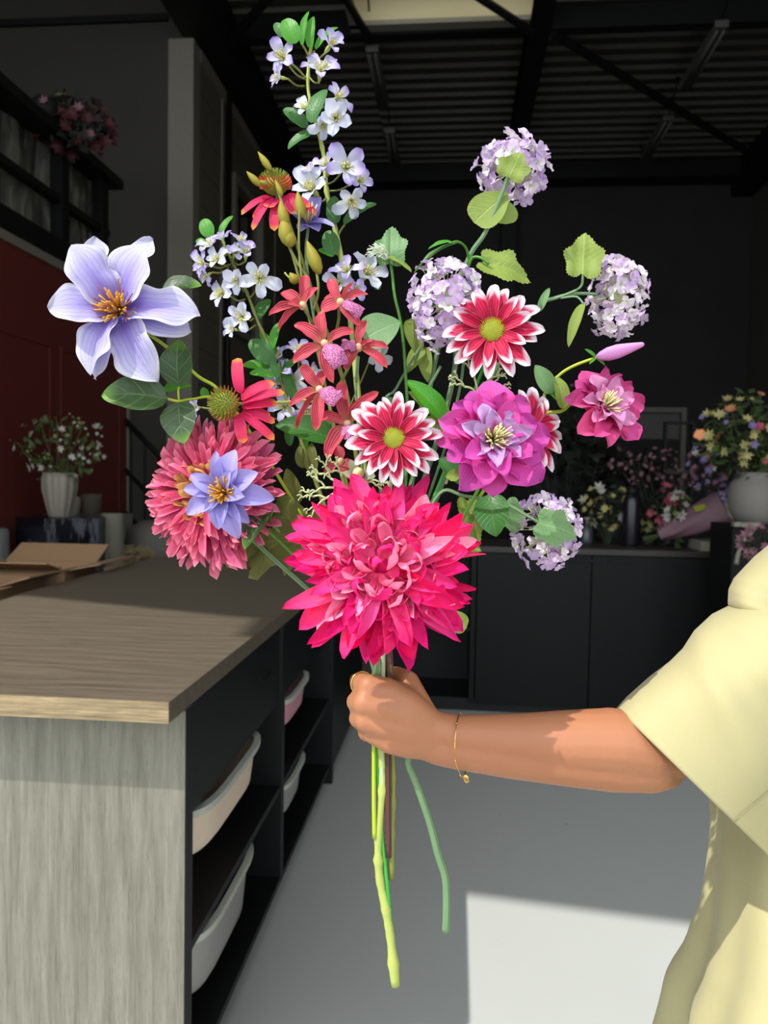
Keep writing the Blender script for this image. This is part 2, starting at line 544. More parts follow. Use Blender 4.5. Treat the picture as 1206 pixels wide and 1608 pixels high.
sk = thing('skylight', (-0.18, 5.8, 5.47), 'white framed skylight shaft glowing in the dark ribbed roof', 'skylight')
M_shaft = plain('shaft_paint', rgb(214, 206, 172), 0.7, var=0.02, scale=2)
s = MB()
s.box(SK[0] - .04, SK[0], SK[2], SK[3], 5.5, 6.4); s.box(SK[1], SK[1] + .04, SK[2], SK[3], 5.5, 6.4)
s.box(SK[0] - .04, SK[1] + .04, SK[3], SK[3] + .04, 5.5, 6.4); s.box(SK[0] - .04, SK[1] + .04, SK[2] - .04, SK[2], 5.5, 6.4)
s.build('shaft', M_shaft, sk)
s = MB()
s.box(SK[0] - .05, SK[1] + .05, SK[3] - .06, SK[3] + .05, 5.46, 5.5); s.box(SK[0] - .05, SK[0] + .03, SK[2], SK[3], 5.46, 5.5); s.box(SK[1] - .03, SK[1] + .05, SK[2], SK[3], 5.46, 5.5)
s.build('frame', plain('skylight_frame', rgb(130, 128, 118), 0.5), sk)
s = MB(); s.box(SK[0], SK[1], SK[3] - .16, SK[3], 5.78, 5.84); s.box(SK[0], SK[0] + .16, SK[2], SK[3] - .16, 5.78, 5.84)
s.build('ledge', M_shaft, sk)
g = NT('diffusing_glass'); g.b.inputs['Emission Color'].default_value = rgb(250, 246, 230); g.b.inputs['Emission Strength'].default_value = 1.15
g.base(rgb(230, 230, 220))
box(SK[0], SK[1], SK[2], SK[3], 6.38, 6.42).build('glazing', g.m, sk)
# steel
def steel(mb, n='steel_beam', label=None, cat='beam', group=None):
    return info(mb.build(n, M_steel), label, cat, group)
def ibeam_y(x, w, y0, y1, z0, z1):
    m = MB(); m.box(x - w / 2, x + w / 2, y0, y1, z0, z0 + .02); m.box(x - w / 2, x + w / 2, y0, y1, z1 - .02, z1); m.box(x - w * .18, x + w * .18, y0, y1, z0 + .02, z1 - .02); return m
steel(ibeam_y(0.66, 0.19, 1.45, YB, 5.44, 5.7), label='heavy black steel beam running back along the roof beside the skylight')
steel(box(-2.47, -2.13, 1.45, YB, 5.28, 5.7), label='broad black steel beam running along the top of the siding wall')
steel(box(3.6, 3.88, 1.45, YB, 5.28, 5.7), label='black steel beam along the top of the far grey side wall')
steel(box(-2.1, 3.6, 10.55, 10.85, 5.44, 5.66), label='black crossbeam at the top of the dark back wall')
steel(box(-2.1, 0.56, 7.11, 7.22, 5.44, 5.66), 'roof_purlin', 'black crossbar on the roof between the siding wall and the main beam', 'beam')
steel(box(0.76, 3.6, 7.11, 7.22, 5.44, 5.64), 'roof_purlin', 'black crossbar on the roof beyond the main beam on the lamp side', 'beam')
def tubeM(a, b, r): return MB().tube([a, b], r, 8)
steel(tubeM((-0.25, 6.2, 5.42), (0.60, 7.12, 5.42), .035), 'roof_brace', 'slanting black brace crossing in front of the skylight', 'brace')
steel(tubeM((0.78, 7.15, 5.42), (3.6, 9.98, 5.42), .04), 'roof_brace', 'long slanting black brace crossing the ribbed roof towards the far corner', 'brace')
steel(tubeM((-1.4, 6.2, 5.42), (-2.2, 7.15, 5.42), .04), 'roof_brace', 'short slanting black brace beside the wall beam', 'brace')
steel(tubeM((-1.1, 6.1, 5.44), (-0.88, 7.12, 5.44), .035), 'roof_brace', 'black bar along the edge of the skylight opening', 'brace')
steel(box(0.55, 0.75, 10.7, 10.88, 0, 5.44), 'steel_column', 'black steel column standing against the dark back wall', 'column')
M_lamp = plain('batten_metal', rgb(84, 84, 80), 0.5)
def batten(x, y0, y1, label, z=5.38):
    b = thing('ceiling_lamp', (x, (y0 + y1) / 2, z), label, 'lamp', 'unlit roof lamps')
    box(x - .06, x + .06, y0, y1, z + .02, z + .08).build('housing', M_lamp, b, bevel=.01)
    MB().tube([(x - .03, y0 + .03, z), (x - .03, y1 - .03, z)], .016).build('tube', M_lamp, b, smooth=True)
    MB().tube([(x + .03, y0 + .03, z), (x + .03, y1 - .03, z)], .016).build('tube', M_lamp, b, smooth=True)
    MB().tube([(x, y0, z + .09), (x, y0 - .35, z + .3)], .008).build('cable', M_steel, b)
    MB().tube([(x, y1, z + .08), (x, y1 + .3, z + .3)], .008).build('cable', M_steel, b)
batten(2.22, 7.1, 8.2, 'long unlit tube lamp hanging under the roof, nearer of the two beyond the main beam')
batten(2.24, 8.85, 9.9, 'long unlit tube lamp by the slanting brace, farther of the two beyond the main beam')
batten(-0.86, 7.3, 8.4, 'dim unlit tube lamp behind the skylight, above the tall blossom branch')
batten(-0.84, 9.0, 10.0, 'dim unlit tube lamp near the back wall, behind the tall blossom branch')

# roof edge over the big open front (behind the viewer); unseen, its stepped outline shaped to place the room's shadow edges
shade_eave = [(-7.2, .9), (-4.63, .17), (-3.66, -.13), (-3.64, -.40), (-2.83, -.50), (4.1, -1.3), (4.1, 1.5), (-7.2, 1.5)]
st('shade_eave', MB().prism(shade_eave, 0.03, T(0, 0, 5.73)), M_shade_eave)

# ------------------------------------------------------------------ mezzanine
st('wall_red', box(-2.95, -2.8, 3.0, 6.37, 0, 2.86), M_red)
st('trim_6', box(-2.83, -2.785, 3.0, 6.39, 2.86, 2.92), M_trimp)
st('trim_7', box(-2.83, -2.785, 6.36, 6.40, 0, 2.86), M_trimp)
t = MB()
for y0, y1 in ((4.25, 5.1), (5.25, 6.2), (3.1, 4.1)):
    t.box(-2.8, -2.793, y0, y0 + .03, 0.3, 2.3); t.box(-2.8, -2.793, y1, y1 + .03, 0.3, 2.3); t.box(-2.8, -2.793, y0, y1, 2.3, 2.33)
st('trim_8', t, M_red)
st('mezzanine_floor', box(-7.0, -2.95, 3.0, 6.13, 2.72, 2.86), M_wall)
mz = thing('balustrade', (-2.85, 3.5, 2.92), 'black framed balustrade sheeted in cloudy plastic above the red wall', 'balustrade')
f = MB(); f.box(-2.92, -2.80, 3.0, 6.1, 2.92, 3.08); f.build('bottom_rail', M_steel, mz)
f = MB(); f.box(-2.90, -2.83, 3.0, 6.1, 3.35, 3.40); f.build('middle_rail', M_steel, mz)
f = MB(); f.box(-3.02, -2.76, 3.0, 6.2, 3.76, 3.83); f.build('top_ledge', M_steel, mz)
for yy in (5.95, 5.32, 4.4, 3.4): box(-2.91, -2.82, yy, yy + .10, 3.08, 3.76).build('post', M_steel, mz)
M_plastic = NT('cloudy_plastic'); nz = M_plastic.noise(5, M_plastic.coord('Object', (1, 2.5, .7)), 4)
M_plastic.base(M_plastic.ramp(nz, [(0.35, rgb(52, 52, 47)), (0.7, rgb(120, 118, 108))])); M_plastic.rough(0.35); M_plastic.bump(nz, 0.8, 0.05)
def sheet(y0, y1, z0, z1):
    n, k = 30, 12; vs = []; fs = []
    for i in range(n + 1):
        for j in range(k + 1):
            a, b = i / n, j / k
            vs.append((-2.95 + 0.02 * sin(a * 37 + b * 3) * sin(b * 3.1) + .015 * sin(a * 71), y0 + (y1 - y0) * a, z0 + (z1 - z0) * b))
    for i in range(n):
        for j in range(k):
            q = i * (k + 1) + j; fs.append((q, q + 1, q + k + 2, q + k + 1))
    return MB().add(vs, fs)
sheet(3.0, 5.36, 3.0, 3.8).build('plastic_sheet', M_plastic.m, mz, smooth=True)
sheet(5.4, 6.0, 3.0, 3.8).build('plastic_sheet', M_plastic.m, mz, smooth=True)

# stair rail behind the red wall
sr = thing('stair_railing', (-2.6, 6.6, 0), 'dark steel stair railing rising behind the end of the red wall', 'railing')
a, b = P(178, 640, 6.55), P(330, 800, 6.55)
MB().tube([a, b], .025).build('handrail', M_steel, sr, smooth=True)
dz = Vector((0, 0, -.42)); MB().tube([a + dz, b + dz], .02).build('middle_rail', M_steel, sr, smooth=True)
dz = Vector((0, 0, -.8)); MB().tube([a + dz, b + dz], .03).build('stringer', M_steel, sr, smooth=True)
for k in range(7):
    p = a.lerp(b, (k + .3) / 7); MB().tube([p, p + Vector((0, 0, -.8))], .012).build('baluster', M_steel, sr)

# ------------------------------------------------------------------ the counter
ct = thing('counter_cabinet', (-1.05, 2.6, 0), 'long counter body with washed oak end panel and open black shelves', 'cabinet')
XA = -0.560
box(-1.56, XA - .0, 1.568, 1.612, 0.0, .945).build('end_panel', M_panelwood, ct, bevel=.002)
box(XA, XA + .002, 1.568, 1.612, 0.0, .945).build('panel_edge', M_blacklam, ct)
c = MB(); c.box(-1.56, -1.54, 1.612, 4.72, 0.06, .945); c.build('rear_panel', M_blacklam, ct)
box(-1.0, -.98, 1.612, 3.5, 0.1, .945).build('back_panel', M_blacklam, ct)
box(-1.0, XA - .03, 1.612, 3.55, 0.0, .07).build('plinth', M_blacklam, ct)
box(-1.0, XA, 1.612, 3.55, 0.07, .09).build('bottom_board', M_blacklam, ct)
for y0, y1 in ((1.612, 2.50), (2.54, 3.52)):
    box(-1.0, XA - .004, y0, y1, .385, .405).build('shelf', M_blacklam, ct)
    d = box(-.98, XA - .012, y0 + .004, y1 - .004, .69, .938).build('drawer_front', M_blacklam, ct, bevel=.002)
    yc = (y0 + y1) / 2 + .2
    hb = MB().tube([(XA - .012, yc - .05, .84), (XA + .006, yc - .05, .84), (XA + .006, yc + .05, .84), (XA - .012, yc + .05, .84)], .004, 6)
    hb.build('handle', M_steel, d)
box(-1.0, XA, 2.50, 2.54, .09, .945).build('divider', M_blacklam, ct)
box(-1.0, XA + .012, 3.52, 3.56, 0, .945).build('divider', M_blacklam, ct)
hl = MB()
for yy in (2.30, 2.36, 3.3):
    for zz in (.18, .24, .30, .50, .55, .60): hl.ball((XA - .06, yy, zz), .004, 6, 4)
dr = box(-1.52, XA + .01, 3.56, 4.70, .07, .945).build('door', M_blacklam, ct, bevel=.003)
MB().tube([(XA + .01, 3.78, .62), (XA + .03, 3.78, .62), (XA + .03, 3.88, .62), (XA + .03, 3.88, .70), (XA + .03, 3.78, .70), (XA + .03, 3.78, .62)], .004, 6).build('handle', M_steel, dr)
box(-1.5, XA - .03, 3.56, 4.7, 0, .07).build('plinth', M_blacklam, ct)
wt = thing('worktop', (-1.08, 1.478, .945), 'dark stained oak worktop with a sunlit front edge on the counter', 'worktop')
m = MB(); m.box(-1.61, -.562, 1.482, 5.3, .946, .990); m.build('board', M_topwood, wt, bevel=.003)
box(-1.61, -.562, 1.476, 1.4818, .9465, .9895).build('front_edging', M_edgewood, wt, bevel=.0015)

# storage tubs hung below the shelves
def tub(y0, y1, ztop, depth, mat, matrim, label, tilt=0):
    t = thing('storage_tub', (XA - .2, (y0 + y1) / 2, ztop - depth), label, 'tub', 'storage tubs in the counter')
    x0, x1 = -.95, XA + .002
    vs = []; fs = []; n = 40; L = 9
    cx, cy = (x0 + x1) / 2, (y0 + y1) / 2
    def ring(z, ins, p=5):
        hx, hy = (x1 - x0) / 2 - ins, (y1 - y0) / 2 - ins * 1.6
        return [(cx + hx * math.copysign(abs(cos(2 * pi * k / n)) ** (2 / p), cos(2 * pi * k / n)), cy + hy * math.copysign(abs(sin(2 * pi * k / n)) ** (2 / p), sin(2 * pi * k / n)), z) for k in range(n)]
    prof = [(0, 0.003), (0, .010)]
    for i in range(9):
        q = i / 8; prof.append((-depth * (1 - (1 - q) ** 1.0), .004 + .016 * q + (.05 * max(0, (q - .75) / .25) ** 2)))
    R = [ring(ztop + z, ins) for z, ins in prof]
    bd = MB(); vs = [v for rr in R for v in rr]
    for i in range(len(R) - 1):
        for k in range(n): k2 = (k + 1) % n; fs.append((i * n + k, i * n + k2, (i + 1) * n + k2, (i + 1) * n + k))
    fs.append(tuple((len(R) - 1) * n + k for k in range(n)))
    bd.add(vs, fs).build('body', mat, t, smooth=True)
    rm = MB(); a = ring(ztop + .004, -.008); b = ring(ztop - .012, -.008); cc = ring(ztop - .012, .008); dd = ring(ztop + .004, .008)
    vs = a + b + cc + dd; fs = []
    for i in range(4):
        for k in range(n): k2 = (k + 1) % n; j = (i + 1) % 4; fs.append((i * n + k, i * n + k2, j * n + k2, j * n + k))
    rm.add(vs, fs).build('rim', matrim, t)
M_beige = plain('beige_fabric', rgb(226, 206, 186), 0.8, var=.04); M_rim = plain('grey_rim', rgb(190, 192, 182), 0.4)
M_pinkp = plain('pink_plastic', rgb(214, 150, 168), 0.5); M_clear = plain('grey_plastic', rgb(160, 158, 156), 0.3)
tub(1.68, 2.28, .665, .15, M_beige, M_rim, 'beige tub with a pale rim in the upper opening nearest the oak end panel')
tub(1.68, 2.20, .365, .20, M_clear, M_rim, 'translucent grey tub hanging under the lower shelf nearest the oak end panel')
tub(2.56, 3.02, .665, .13, M_pinkp, M_rim, 'pink tub in the farther upper opening of the counter')
tub(2.56, 2.95, .365, .15, M_clear, M_rim, 'small translucent grey tub under the farther lower shelf')

# back cabinets
bc = thing('back_cabinet', (0.6, 5.0, 0), 'charcoal base cabinets with slim recessed handles under the rear worktop', 'cabinet')
YC = 4.72
def dpx(x): return (x - 714) / FPX * YC
xo0, xo1 = -.545, dpx(750)
box(xo0, 1.75, YC + .5, YC + .55, 0.0, 1.0).build('rear_panel', M_blacklam, bc)
box(xo0, 1.75, YC + .05, YC + .5, 0.0, .08).build('plinth', M_blacklam, bc)
box(xo0, xo1 - .03, YC + .05, YC + .5, .5, .52).build('shelf', M_blacklam, bc)
box(xo1 - .03, xo1, YC, YC + .5, .06, 1.0).build('divider', M_charcoal, bc)
xs = [xo1 + .004, dpx(927), dpx(1104), 1.75]
for i in range(3):
    d = box(xs[i] + .003, xs[i + 1] - .003, YC, YC + .5, .06, .995).build('door', M_charcoal, bc, bevel=.003)
    hx = (dpx(912), dpx(972), dpx(1150))[i]
    box(hx - .085, hx + .085, YC - .012, YC - .0005, .955, .975).build('handle', M_steel, d)
info(box(-.545, 1.78, YC - .02, YC + .58, 1.0, 1.035).build('rear_worktop', M_backtop, bevel=.003), 'dark brown rear worktop carrying flowers and a tall bottle', 'worktop')

# ------------------------------------------------------------------ background things
M_card = plain('cardboard', rgb(150, 118, 86), 0.85, var=.05, scale=8)
def open_box(x, y, z1, sx, sy, h, rz, ang, label):
    t = thing('cardboard_box', (x, y, z1 - h), label, 'box', 'open cardboard boxes beside the worktop', rz)
    M = WM[t]
    def put_(name, mb): 
        mb.v = [tuple(v) for v in mb.v]; link(name, mb.mesh(name, M_card), M, t)
    b = MB(); k = .006
    b.box(-sx / 2, sx / 2, -sy / 2, sy / 2, 0, k); b.box(-sx / 2, -sx / 2 + k, -sy / 2, sy / 2, k, h); b.box(sx / 2 - k, sx / 2, -sy / 2, sy / 2, k, h)
    b.box(-sx / 2 + k, sx / 2 - k, -sy / 2, -sy / 2 + k, k, h); b.box(-sx / 2 + k, sx / 2 - k, sy / 2 - k, sy / 2, k, h); put_('body', b)
    for i, (ax, L, w) in enumerate(((0, sx, sy), (1, sy, sx), (2, sx, sy), (3, sy, sx))):
        Rz = Matrix.Rotation(ax * pi / 2, 4, 'Z')
        e = Rz @ T(L / 2, 0, h) @ Matrix.Rotation(-ang[i], 4, 'Y')
        put_('flap', MB().box(0, .17, -w / 2, w / 2, -k / 2, k / 2, e))
open_box(-2.02, 2.50, .98, .5, .30, .4, .06, (.25, .6, .1, .4), 'open cardboard box beside the worktop, nearest the viewer')
open_box(-2.02, 2.98, .99, .5, .34, .4, -.04, (.3, .15, .5, .5), 'open cardboard box beside the worktop, between two others')
open_box(-1.98, 3.46, 1.0, .46, .34, .4, .04, (.2, .45, .2, .3), 'open cardboard box beside the worktop, nearest the black marble plinth')
info(box(-2.35, -1.68, 2.2, 3.75, 0, .575).build('packing_table', plain('table_dark', rgb(34, 31, 28)), bevel=.005), 'low dark table carrying open cardboard boxes beside the counter', 'table')

mm = NT('black_marble'); co = mm.coord('Object', (1, 1, .25))
n1 = mm.noise(3.5, co, 6, .6)
vein = mm.math('SUBTRACT', 1.0, mm.math('MULTIPLY', mm.math('ABSOLUTE', mm.math('SUBTRACT', n1, .54)), 34), clamp=True)
mm.base(mm.mix(mm.math('MULTIPLY', vein, .5), rgb(11, 15, 24), rgb(120, 124, 132))); mm.rough(.2)
def at(x, y, Y):
    r = FWD + RGT * ((x - 603) / FPX) + UPV * ((804 - y) / FPX)
    return CAM + r * (Y / r.y)
pc = at(95, 812, 4.5); pz = pc.z
pl = MB().prism([(-.26, -.05), (.06, -.22), (.25, -.02), (.2, .22), (-.2, .24)], pz, T(pc.x, pc.y, 0))
info(pl.build('marble_plinth', mm.m, bevel=.004), 'tall black marble plinth with white veins under the ribbed vase', 'plinth')
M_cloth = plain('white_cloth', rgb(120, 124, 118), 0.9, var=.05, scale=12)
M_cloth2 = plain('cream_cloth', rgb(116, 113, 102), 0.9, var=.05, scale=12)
def draped(x, y, Y, r, rb, label, mat, folds=14):
    p = at(x, y, Y)
    prof = [(0.001, p.z), (r * .9, p.z), (r, p.z - .02), (r * 1.02, p.z - .2), (r + (rb - r) * .5, p.z * .5), (rb, 0.0)]
    m = MB().lathe(prof, 96, T(p.x, p.y, 0), lambda a, z: 1 + .05 * sin(a * folds) * (1 - z / p.z))
    return info(m.build('draped_pedestal', mat, smooth=True), label, 'pedestal')
draped(-20, 830, 4.35, .12, .15, 'pale blue grey cloth draped pedestal beside the black marble plinth', M_cloth)
draped(177, 806, 4.72, .07, .09, 'cream draped pedestal between the black marble plinth and the grey pouf', M_cloth2, 9)
pp = at(60, 806, 5.1)
info(box(-2.77, -2.31, 4.95, 5.35, 0, pp.z).build('display_bench', M_cloth2, bevel=.005), 'pale display bench behind the marble plinth, carrying pots', 'bench')
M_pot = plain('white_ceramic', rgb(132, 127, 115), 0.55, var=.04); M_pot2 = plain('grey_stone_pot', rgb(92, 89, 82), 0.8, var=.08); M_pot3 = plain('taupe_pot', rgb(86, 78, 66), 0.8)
def pot(cx, y0, y1, w, mat, label, Y=5.1, z=None, name='plant_pot'):
    pz0 = at(cx, y1, Y); top = at(cx, y0, Y).z; z0 = z if z is not None else pz0.z; r = w / 2 / FPX * Y; h = top - z0
    prof = [(r * .72, 0), (r * .8, .006), (r * .98, h * .8), (r, h * .97), (r * .96, h), (r * .9, h), (r * .86, h * .8), (.001, h * .78)]
    return info(MB().lathe(prof, 32, T(pz0.x, Y, z0)).build(name, mat, smooth=True), label, 'pot', 'pots on the display bench')
zb = pp.z + .001
pot(8, 742, 0, 34, M_pot3, 'tall beige pot at the end of the display bench against the red wall', 5.15, zb)
pot(42, 757, 0, 44, M_pot2, 'low grey stone pot on the display bench behind the white bowl', 5.25, zb)
pot(48, 782, 0, 40, M_pot, 'wide white pot on the display bench beside the ribbed vase', 5.03, zb)
pot(112, 780, 0, 30, M_pot, 'small white pot on the display bench peeking out behind the ribbed vase', 5.03, zb)
pot(144, 776, 0, 34, M_pot3, 'square looking taupe pot at the free end of the display bench', 5.1, zb)
vp = at(94, 812, 4.45); vh = at(94, 742, 4.45).z - pz - .001; vr = 27 / FPX * 4.45
prof = [(vr * .55, 0), (vr * .62, .01), (vr * .8, vh * .3), (vr * .98, vh * .62), (vr, vh * .85), (vr * .9, vh), (vr * .82, vh), (vr * .85, vh * .8), (.01, vh * .3)]
info(MB().lathe(prof, 96, T(vp.x, vp.y, pz + .001), lambda a, z: 1 + .07 * abs(sin(a * 6)) + .012 * sin(z * 60 + a * 3)).build('ribbed_vase', M_pot, smooth=True), 'ribbed white ceramic vase standing on the black marble plinth', 'vase')
pf = at(214, 880, 4.9)
info(MB().lathe([(.001, 0), (.19, 0), (.23, .08), (.24, .3), (.21, .42), (.12, .47), (.001, .48)], 40, T(-2.03, 5.15, at(214, 815, 5.15).z - .48)).build('grey_pouf', M_pot2, smooth=True), 'rounded grey pouf behind the counter next to the cream draped pedestal', 'pouf')
info(box(-2.25, -1.8, 4.95, 5.35, 0, at(214, 815, 5.15).z - .481).build('pouf_stand', M_wall2), 'low dark grey block under the rounded grey pouf', 'block')
stx = MB(); rr = random.Random(4)
bp = at(218, 872, 4.2)
for i in range(160):
    a = rr.uniform(0, 6.28); d = rr.uniform(0, .09); p = Vector((bp.x + d * cos(a) * 1.3, bp.y + d * sin(a) * .7, bp.z - .06 + rr.uniform(0, .09)))
    q = p + Vector((rr.uniform(-.07, .07), rr.uniform(-.05, .05), rr.uniform(-.02, .03)))
    stx.tube([p, (p + q) / 2 + Vector((0, 0, .01)), q], .003, 4)
o = info(stx.build('straw_bundle', plain('straw', rgb(120, 106, 76), .9)), 'tangle of dry straw beside the far corner of the worktop', 'straw'); o['kind'] = 'stuff'
info(box(bp.x - .16, bp.x + .14, bp.y - .1, bp.y + .12, 0, bp.z - .062).build('straw_crate', M_card), 'brown crate holding the tangle of dry straw', 'crate')

# small blossoms for the arrangements in the background
def petal_star(name, mat, n, L, w, lift=.3, seed=0, center=None):
    mb = MB(); rnd = random.Random(seed)
    for k in range(n):
        a = 2 * pi * k / n + rnd.uniform(-.15, .15); c_, s_ = cos(a), sin(a)
        l = L * rnd.uniform(.85, 1.1)
        pts = [(0, 0, 0), (.45 * l, w / 2, lift * l * .5), (l, 0, lift * l), (.45 * l, -w / 2, lift * l * .5)]
        mb.add([(x * c_ - y * s_, x * s_ + y * c_, z) for x, y, z in pts], [(0, 1, 2, 3)])
    return mb.mesh(name, mat, True)
def arrangement(name, label, cat, base, cen, rad, flowers, leafcol, nleaf=260, seed=1, group=None, stems=12, leafL=.05):
    """base: where the stems meet; cen, rad: centre and radii of the crown; flowers: list of (mesh, count, size)"""
    rnd = random.Random(seed)
    t = thing(name, base, label, cat, group)
    base, cen = Vector(base), Vector(cen)
    lm = leafcol
    fb = MB(); sb = MB()
    def rp(k=1.0):
        v = Vector((rnd.gauss(0, 1), rnd.gauss(0, 1), rnd.gauss(0, 1))).normalized() * rnd.uniform(.35, 1) ** .5
        return cen + Vector((v.x * rad[0], v.y * rad[1], v.z * rad[2])) * k
    for _ in range(nleaf):
        p = rp(.95) if rnd.random() < .75 else base.lerp(rp(), rnd.uniform(.2, .8))
        d = Vector((rnd.gauss(0, 1), rnd.gauss(0, 1), rnd.gauss(0, .8))).normalized(); s_ = d.orthogonal().normalized()
        L = leafL * rnd.uniform(.6, 1.4)
        fb.add([p, p + d * L * .5 + s_ * L * .22, p + d * L, p + d * L * .5 - s_ * L * .22], [(0, 1, 2, 3)])
    for _ in range(stems):
        q = rp(); mid = base.lerp(q, .5) + Vector((rnd.uniform(-.02, .02), 0, .02))
        sb.tube([base + Vector((rnd.uniform(-.02, .02), rnd.uniform(-.02, .02), 0)), mid, q], .003, 4)
    fb.build('foliage', lm, t); sb.build('stems', lm, t)
    for me, cnt, size in flowers:
        for _ in range(cnt):
            p = rp(1.05)
            nrm = (p - cen).normalized() + Vector((0, -.8, .3))
            link('blossom', me, facing_matrix(p, nrm, size * rnd.uniform(.75, 1.2), rnd.uniform(0, 6)), t)
    return t
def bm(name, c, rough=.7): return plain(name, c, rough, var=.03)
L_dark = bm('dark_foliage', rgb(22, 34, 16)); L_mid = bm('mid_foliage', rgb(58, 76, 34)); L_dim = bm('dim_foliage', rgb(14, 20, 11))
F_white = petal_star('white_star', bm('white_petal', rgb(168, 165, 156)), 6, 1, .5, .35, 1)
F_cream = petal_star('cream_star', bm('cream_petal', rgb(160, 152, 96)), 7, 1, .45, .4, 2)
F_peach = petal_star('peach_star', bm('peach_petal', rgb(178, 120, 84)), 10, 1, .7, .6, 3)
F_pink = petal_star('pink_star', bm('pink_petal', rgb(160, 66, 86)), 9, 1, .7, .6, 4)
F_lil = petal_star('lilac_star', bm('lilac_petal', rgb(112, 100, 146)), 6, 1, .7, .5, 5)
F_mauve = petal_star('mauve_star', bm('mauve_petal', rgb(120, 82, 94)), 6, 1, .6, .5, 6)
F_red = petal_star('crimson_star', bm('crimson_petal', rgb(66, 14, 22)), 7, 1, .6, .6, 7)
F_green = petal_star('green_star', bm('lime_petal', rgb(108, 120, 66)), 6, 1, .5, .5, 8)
vb = (vp.x, vp.y, pz + vh * .5)
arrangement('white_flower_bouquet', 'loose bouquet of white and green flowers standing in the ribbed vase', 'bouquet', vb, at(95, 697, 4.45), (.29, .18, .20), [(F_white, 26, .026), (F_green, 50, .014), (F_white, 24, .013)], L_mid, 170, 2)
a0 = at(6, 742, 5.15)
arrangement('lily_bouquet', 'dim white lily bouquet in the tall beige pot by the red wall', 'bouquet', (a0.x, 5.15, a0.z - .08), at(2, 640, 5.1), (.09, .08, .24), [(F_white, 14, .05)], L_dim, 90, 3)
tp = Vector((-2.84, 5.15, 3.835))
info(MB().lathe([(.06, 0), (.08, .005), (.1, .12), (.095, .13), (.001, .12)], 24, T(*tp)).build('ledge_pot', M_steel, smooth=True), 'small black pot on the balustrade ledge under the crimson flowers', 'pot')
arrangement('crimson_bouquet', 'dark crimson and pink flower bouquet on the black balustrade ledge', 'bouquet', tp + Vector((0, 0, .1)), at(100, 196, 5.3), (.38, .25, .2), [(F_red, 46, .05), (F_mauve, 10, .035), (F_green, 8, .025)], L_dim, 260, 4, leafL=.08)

# rear worktop goods
zt = 1.0355
bt = at(991, 845, 5.05)
b = MB().lathe([(.001, 0), (.054, 0), (.057, .01), (.057, .28), (.05, .31), (.038, .325)], 28, T(bt.x, bt.y, zt))
bo = info(b.build('tall_bottle', plain('dark_bottle', rgb(24, 22, 30), .3), smooth=True), 'tall dark insulated bottle standing on the rear worktop', 'bottle')
link('cap', MB().lathe([(.036, 0), (.04, .005), (.04, .04), (.03, .05), (.001, .05)], 24).mesh('cap', M_steel, True), T(bt.x, bt.y, zt + .325), bo)
sp_ = at(921, 845, 5.1)
so = info(MB().lathe([(.001, 0), (.04, 0), (.042, .01), (.042, .10), (.02, .12), (.015, .125)], 20, T(sp_.x, sp_.y, zt)).build('spray_bottle', plain('smoke_plastic', rgb(60, 66, 74), .25), smooth=True), 'small dark pump bottle with a white top beside the lilac snowball flower', 'bottle')
link('pump', MB().lathe([(.012, 0), (.012, .03), (.02, .032), (.02, .045), (.001, .046)], 16).mesh('pump', M_pot, True), T(sp_.x, sp_.y, zt + .125), so)
def bgarr(name, label, x, y, Y, rad, fl, leaf, nl, seed, z0=zt, cat='bouquet', leafL=.05):
    c = at(x, y, Y); return arrangement(name, label, cat, (c.x, c.y, z0), c, rad, fl, leaf, nl, seed, leafL=leafL)
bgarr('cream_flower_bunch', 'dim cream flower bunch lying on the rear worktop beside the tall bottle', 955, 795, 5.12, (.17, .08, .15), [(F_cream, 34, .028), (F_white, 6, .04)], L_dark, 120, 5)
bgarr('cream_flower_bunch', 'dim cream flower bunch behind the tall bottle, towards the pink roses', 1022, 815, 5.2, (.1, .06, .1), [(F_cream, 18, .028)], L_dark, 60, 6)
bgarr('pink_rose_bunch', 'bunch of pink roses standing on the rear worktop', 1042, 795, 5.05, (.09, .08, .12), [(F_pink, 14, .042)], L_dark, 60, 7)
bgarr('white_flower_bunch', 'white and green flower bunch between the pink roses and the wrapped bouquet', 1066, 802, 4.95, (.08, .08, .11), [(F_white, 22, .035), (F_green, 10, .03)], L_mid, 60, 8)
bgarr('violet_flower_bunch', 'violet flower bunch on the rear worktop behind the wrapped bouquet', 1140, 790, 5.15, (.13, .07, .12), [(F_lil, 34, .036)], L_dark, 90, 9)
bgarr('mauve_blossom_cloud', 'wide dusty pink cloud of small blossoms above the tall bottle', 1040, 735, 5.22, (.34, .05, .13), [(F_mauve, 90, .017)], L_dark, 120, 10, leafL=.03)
bgarr('mauve_blossom_cloud', 'dusky mauve blossom cloud reaching up to the stoneware vase', 1125, 735, 5.1, (.2, .1, .16), [(F_mauve, 70, .022), (F_lil, 18, .025), (F_white, 6, .03)], L_dark, 120, 11, leafL=.03)
